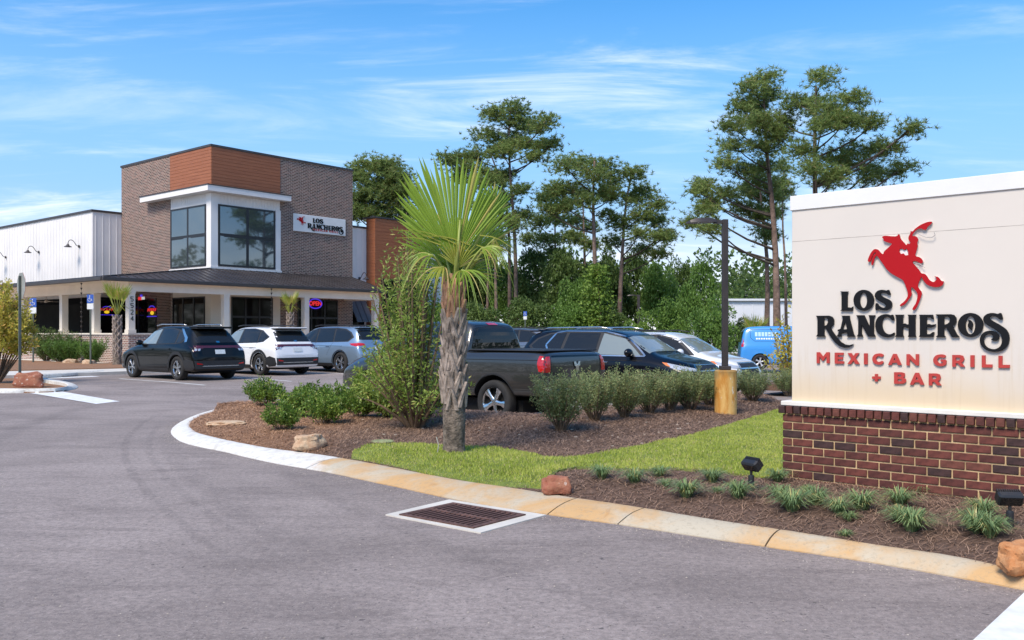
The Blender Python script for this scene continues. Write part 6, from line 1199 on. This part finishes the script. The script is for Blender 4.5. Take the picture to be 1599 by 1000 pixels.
# rocks
def rock(u, v, dims, m, label, seed, rz=0):
    b = bmesh.new(); bmesh.ops.create_icosphere(b, subdivisions=4, radius=1)
    for q in b.verts:
        c = q.co.copy(); c = Vector((math.copysign(abs(c.x)**.62, c.x), math.copysign(abs(c.y)**.62, c.y), math.copysign(abs(c.z)**.62, c.z))); nn = noise.noise(c*1.2+Vector((seed, 0, 0)))*.34+noise.noise(c*3+Vector((0, seed, 0)))*.12+noise.noise(c*9+Vector((0, seed, 0)))*.035; c *= 1+nn; q.co = Vector((c.x*dims[0]/2, c.y*dims[1]/2, c.z*dims[2]/2))
    me = bpy.data.meshes.new('rock'); b.to_mesh(me); b.free(); me.materials.append(m); me.polygons.foreach_set('use_smooth', [True]*len(me.polygons)); me.set_sharp_from_angle(angle=math.radians(30))
    p = GP(u, v) if inpoly(P(u, v, .15).x, P(u, v, .15).y, ISL) else P(u, v, .12); p.z += dims[2]*.30; return link('rock', me, loc=p, rz=rz, label=label, cat='rock')
def rock_mat(name, a, b, c):
    t = NT(name); v = t.coord('Object'); x = t.mix(t.rng(t.noise(v, 9, 7, .7), .35, .65), a, b); x = t.mix(t.rng(t.noise(v, 16, 4, .6), .62, .68), x, c); t.set(t.b.inputs['Base Color'], x); t.b.inputs['Roughness'].default_value = .9; t.bump(t.noise(v, 30, 8, .7), .7, .02); return t.m
R_OR = rock_mat('orange_rock', (.50, .20, .07), (.60, .31, .14), (.35, .13, .05)); R_RD = rock_mat('red_rock', (.30, .10, .06), (.38, .17, .10), (.62, .56, .50)); R_TN = rock_mat('tan_rock', (.48, .30, .18), (.55, .42, .28), (.40, .19, .10))
rock(868, 766, (.25, .15, .17), R_RD, 'small red rock with white chips at the kerb', 1.3); rock(1592, 884, (.26, .2, .18), R_OR, 'bright orange rock at right edge by the kerb', 5.1, .4)
rock(482, 700, (.36, .24, .22), R_TN, 'blocky tan rock on the mulch near the white kerb', 2.2, .5); rock(352, 663, (.55, .3, .07), R_TN, 'flat tan stone half buried in mulch', 7.7)
rock(46, 603, (.75, .4, .45), R_RD, 'reddish rock beside the sign post on left island', 3.1)
for (u, a_, sd, lb) in ((110, -1.9, 4.4, 'tan rock in the porch bed, left one'), (140, -1.9, 6.2, 'tan rock in the porch bed near the small palm')):
    r_ = rock(300, 670, (.55, .4, .3), R_TN, lb, sd); r_.location = onloc(u, a_)+Vector((0, 0, .03))
# irrigation valve lid
p = GP(597, 691); MB().lathe([(0, .012), (.14, .010), (.15, 0)], 18).obj('valve_cover', mat('green_lid', (.30, .34, .16), .7), loc=p+Vector((0, 0, .012)), label='flat green round valve lid lying in the mulch', cat='valve cover')
# fallen chips
chips = MB()
for i in range(60):
    u, v = random.uniform(560, 1200), random.uniform(655, 705); p = GP(u, v); s_ = random.uniform(.008, .022); chips.box(p.x-s_, p.x+s_, p.y-s_*.7, p.y+s_*.7, p.z+.005, p.z+.018)
chips.obj('wood_chips', mat('pale_chip', (.50, .42, .34), .8), kind='stuff', label='pale chips strewn over the mulch', cat='chips')
# ------------------------------------------------------------------ drain, spotlights, lamp posts, sign posts
M_RUST = mat('rusty_cast_iron', (.115, .058, .046), .8, .35, 12, .5, 80)
gp = [P(602, 805.4), P(750.5, 834), P(853, 806), P(701, 782)]; gi = [P(625.7, 807), P(741, 829), P(819, 806.3), P(705, 788)]
dc = sum(gp, Vector())/4; ax = ((gp[1]-gp[0])+(gp[2]-gp[3])).normalized(); ay = Vector((-ax.y, ax.x, 0)); dr = empty('storm_drain', dc, math.atan2(ax.y, ax.x), label='rusty slotted storm drain grate in pale concrete collar', cat='drain')
lo_ = lambda p: ((p-dc).dot(ax), (p-dc).dot(ay)); g0 = [lo_(p) for p in gp]; g1 = [lo_(p) for p in gi]; ix0, ix1 = (g1[0][0]+g1[3][0])/2, (g1[1][0]+g1[2][0])/2; iy0, iy1 = (g1[0][1]+g1[1][1])/2, (g1[2][1]+g1[3][1])/2
MB().poly(g0, .0, .011, None, [[(ix0, iy0), (ix1, iy0), (ix1, iy1), (ix0, iy1)]]).obj('collar', M_CONC, dr, fixn=True)
MB().box(ix0, ix1, iy0, iy1, .0065, .008).obj('pit_shade', C_DARK, dr)  # flat black sheet stands in for the darkness below the grate
MB().box(ix0, ix1, iy0, iy0+.045, .006, .022).box(ix0, ix1, iy1-.045, iy1, .006, .022).box(ix0, ix0+.05, iy0+.045, iy1-.045, .006, .022).box(ix1-.05, ix1, iy0+.045, iy1-.045, .006, .022).box(ix0+.05, ix1-.05, (iy0+iy1)/2-.02, (iy0+iy1)/2+.02, .006, .022).obj('grate_frame', M_RUST, dr)
nb = 13; me = MB().box(-.0095, .0095, -(iy1-iy0)/4+.035, (iy1-iy0)/4-.033, .0095, .022).mesh('bar', M_RUST)
for sgn in (-1, 1):
    for i in range(nb): b = link('bar', me, dr); b.location = (ix0+.05+(ix1-ix0-.1)*(i+.5)/nb, (iy0+iy1)/2+sgn*(iy1-iy0)/4*.98, 0)
def spot(u, v, rz, tilt, label, sc=1.):
    p = GP(u, v); t = empty('spotlight', p, rz, label=label, cat='spotlight', group='black ground spotlights aimed at the sign'); t.scale = (sc,)*3
    MB().lathe([(0, 0), (.026, 0), (.026, .115), (.022, .13), (0, .13)], 18).obj('mount', M_FRAME, t, smooth='angle'); MB().tube([(0, 0, .12), (0, 0, .17)], .012, 8).obj('bracket', M_FRAME, t)
    R_ = Matrix.Translation((0, 0, .21)) @ Matrix.Rotation(tilt, 4, 'X'); b = MB(); b.box(-.085, .085, -.03, .035, -.045, .05, M=R_, bev=.012); h_ = b.obj('lamp_head', M_FRAME, t)
    for i in range(11): MB().box(-.078+i*.0148, -.072+i*.0148, .030, .062, -.038, .046, M=R_).obj('cooling_fin', M_FRAME, h_)
    MB().box(-.07, .07, -.034, -.0305, -.03, .035, M=R_).obj('lens', C_GLASS, h_); MB().box(-.035, .03, .063, .066, -.03, .0, M=R_).obj('rating_label', mat('label_grey', (.28, .28, .28), .5), h_); return t
spot(1173, 766, math.radians(-62), math.radians(38), 'black ground spotlight on mulch left of the brick base', 1.02); spot(1577, 826, math.radians(-8), math.radians(28), 'black finned ground spotlight at right edge before the bricks', .98)
def lamp(label, loc, h, w, basew, baseh, head):
    t = empty('lamp_post', loc, label=label, cat='lamp post'); Mb = mat('bronze_pole_paint', (.045, .036, .033), .45, .2, 3)
    if basew:
        b = MB(); b.lathe([(basew, -.2), (basew, baseh-.02), (basew-.02, baseh), (0, baseh)], 28); b.obj('concrete_base', M_BASE, t, smooth='angle', loc=(.02, .02, 0))
        MB().box(-w*.9, w*.9, -w*.9, w*.9, baseh+.002, baseh+.07, bev=.01).obj('base_cover', Mb, t)
    MB().box(-w/2, w/2, -w/2, w/2, baseh+(.07 if basew else 0), h, bev=.006).obj('pole', Mb, t); a = MB(); a.box(-.16*head-w/2, -w/2, -.035*head, .035*head, h-.075*head, h-.015*head); a.obj('arm', Mb, t)
    hd = MB(); hd.v = []; vs = []
    for (x, wz, zz_, th) in ((-.12, .07, -.03, .05), (-.26, .14, -.02, .075), (-.5, .15, -.03, .07), (-.60, .12, -.05, .04), (-.64, .05, -.06, .02)): x = x*head-w/2; wz *= head; th *= head; zz2 = h+zz_*head; vs += [(x, -wz, zz2-th/2), (x, wz, zz2-th/2), (x, wz*.8, zz2+th/2), (x, -wz*.8, zz2+th/2)]
    hd.add(vs, [(k*4+j, k*4+(j+1) % 4, (k+1)*4+(j+1) % 4, (k+1)*4+j) for k in range(4) for j in range(4)]+[(0, 1, 2, 3), (16, 19, 18, 17)]); hd.obj('luminaire', Mb, t, fixn=True, smooth='angle'); return t
def base_mat():
    t = NT('peeling_yellow_base'); v = t.coord('Object', (1, 1, .35)); c = t.mix(t.rng(t.noise(v, 5, 6, .7, .6), .38, .62), (.50, .22, .035), (.66, .42, .14)); c = t.mix(t.rng(t.noise(v, 7, 6, .7), .60, .66), c, (.66, .60, .48))
    s = t.N('ShaderNodeSeparateXYZ'); c0 = t.N('ShaderNodeTexCoord'); t.L(c0.outputs['Object'], s.inputs[0]); top_ = t.rng(t.math('ADD', s.outputs[2], t.math('MULTIPLY', t.noise(v, 6, 4), .5)), .80, .98); c = t.mix(t.math('MULTIPLY', top_, .6), c, (.16, .12, .05)); t.set(t.b.inputs['Base Color'], c); t.b.inputs['Roughness'].default_value = .85; t.bump(t.noise(v, 30, 6, .7), .4, .01); return t.m
M_BASE = base_mat(); p = GP(1130, 645); zt_ = H+(HZ-343)/F*p.y-p.z
lamp('dark square lamp post with flat light head on stained yellow concrete base', Vector((PD(1132, 500, p.y).x, p.y, p.z)), zt_, .092, .185, H-(578-HZ)/F*p.y-p.z, .95).rotation_euler = (0, 0, math.radians(4))
lamp('distant dark lamp post standing before the trees', Vector((PD(997, 500, 55).x, 55, -.3)), 4.2, .16, 0, 0, 1.0)
# sign posts
M_POST = mat('green_grey_post', (.085, .10, .085), .6, .2, 6); p = P(31, 602, .12); sp_ = empty('road_sign', p, math.radians(-45), label='stop sign seen edge on with green grey post on left island', cat='sign')
MB().box(-.03, .03, -.03, .03, 0, 2.98).obj('post', M_POST, sp_); oc = [(.375*math.cos(PI/8+i*PI/4), 2.72+.375*math.sin(PI/8+i*PI/4)) for i in range(8)]
MB().poly(oc, .032, .038, lambda x, y, h: (x, h, y)).obj('sign_face', mat('sign_red', (.42, .02, .02), .5), sp_, fixn=True); MB().poly(oc, .030, .0318, lambda x, y, h: (x, h, y)).obj('sign_back', mat('sign_back_grey', (.30, .31, .28), .5), sp_, fixn=True)
M_SBLUE = mat('sign_blue', (.03, .10, .42), .5, 0); M_SW = mat('sign_white', (.75, .76, .74), .5, 0)
def accsign(p, zc, rz, label, k=1.):
    t = empty('parking_sign', p, rz, label=label, cat='sign', group='blue and white parking sign posts'); MB().box(-.03, .03, -.0, .05, 0, zc+.35*k).obj('post', M_POST, t)
    MB().box(-.16*k, .16*k, -.012, -.002, zc-.05*k, zc+.38*k).obj('blue_plate', M_SBLUE, t); MB().box(-.155*k, .155*k, -.012, -.002, zc-.36*k, zc-.07*k).obj('white_plate', M_SW, t)
    q = MB(); q.lathe([(0, -.016), (.022*k, -.016), (.022*k, -.013), (0, -.013)], 10, 'Y', (-.02*k, 0, zc+.31*k)); q.tube([(-.02*k, -.015, zc+.27*k), (-.02*k, -.015, zc+.15*k), (.07*k, -.015, zc+.15*k), (.09*k, -.015, zc+.06*k)], .014*k, 5); q.tube([(-.03*k+.085*k*math.cos(a), -.015, zc+.12*k+.085*k*math.sin(a)) for a in [i*PI/6+1.9 for i in range(9)]], .010*k, 5); q.obj('wheelchair_symbol', M_SW, t); return t
q = hitA(51.5, 500, -2.6); p = BL(-2.6, q.y, .18); accsign(p, H+(HZ-478)/F*p.y-.18, ANG-PI/2+.75, 'blue and white parking sign behind the yellow green tree', .95)
q = hitA(141, 500, -2.0); p = BL(-2.0, q.y, .18); accsign(p, H+(HZ-472)/F*p.y-.18, ANG-PI/2+.75, 'blue and white parking sign left of the small porch palm', .85)
p = PD(820, 505, 50); p.z = -.2; accsign(p, H+(HZ-493)/F*50+.2, 0, 'small blue and white parking sign beyond the pickup truck', .62)
# wheel stop and ramp at the left bay
a, b = PG(55, 592), PG(160, 584.5); ctr = (a+b)/2; ws = empty('wheel_stop', ctr, math.atan2((b-a).y, (b-a).x), label='white painted concrete wheel stop before the left bay', cat='wheel stop'); L_ = (b-a).length/2
MB().box(-L_, L_, -.09, .09, 0, .14, bev=.03).obj('block', M_KERBW, ws)
# warehouse beyond the lot
wh = empty('warehouse', PD(1128, 520, 80), label='low white metal warehouse behind the lamp post and van', cat='warehouse'); wh.location.z = -.3
s8 = F/80; MB().box(-2, 30, 0, 14, 0, (HZ-470)/s8+H+.3).obj('wall', mat('white_metal_wall', (.74, .76, .80), .5, .05, .5), wh); m = MB(); [m.box(x, x+.06, -.03, 0, 0, (HZ-470)/s8+H+.2) for x in np.arange(-1.8, 30, .9)]; m.obj('wall_rib', MATS['white_metal_wall'], wh, kind='stuff'); MB().box(-2.2, 30.2, -.25, 14.2, (HZ-470)/s8+H+.3, (HZ-470)/s8+H+.48).obj('roof_edge', MATS['white_metal_wall'], wh)
# far kerbed bed beyond the lot (right) and verge in front of the trees
slab('mulch_bed', [Vector((6.5, 24.5, 0)), Vector((9.5, 22.5, 0)), Vector((20, 22.0, 0)), Vector((20, 24.5, 0)), Vector((9, 27, 0))], -.02, .16, M_MULCH, kind='structure', label='mulch bed beyond the monument sign')
slab('verge', [Vector((-6, 47, 0)), Vector((40, 43, 0)), Vector((40, 56, 0)), Vector((-6, 56, 0))], -.2, .10, M_FAR, kind='structure', label='rough verge before the trees')
flat_kerb([Vector((-6, 46.8, 0)), Vector((40, 42.8, 0))], .2, .13, M_CONC)
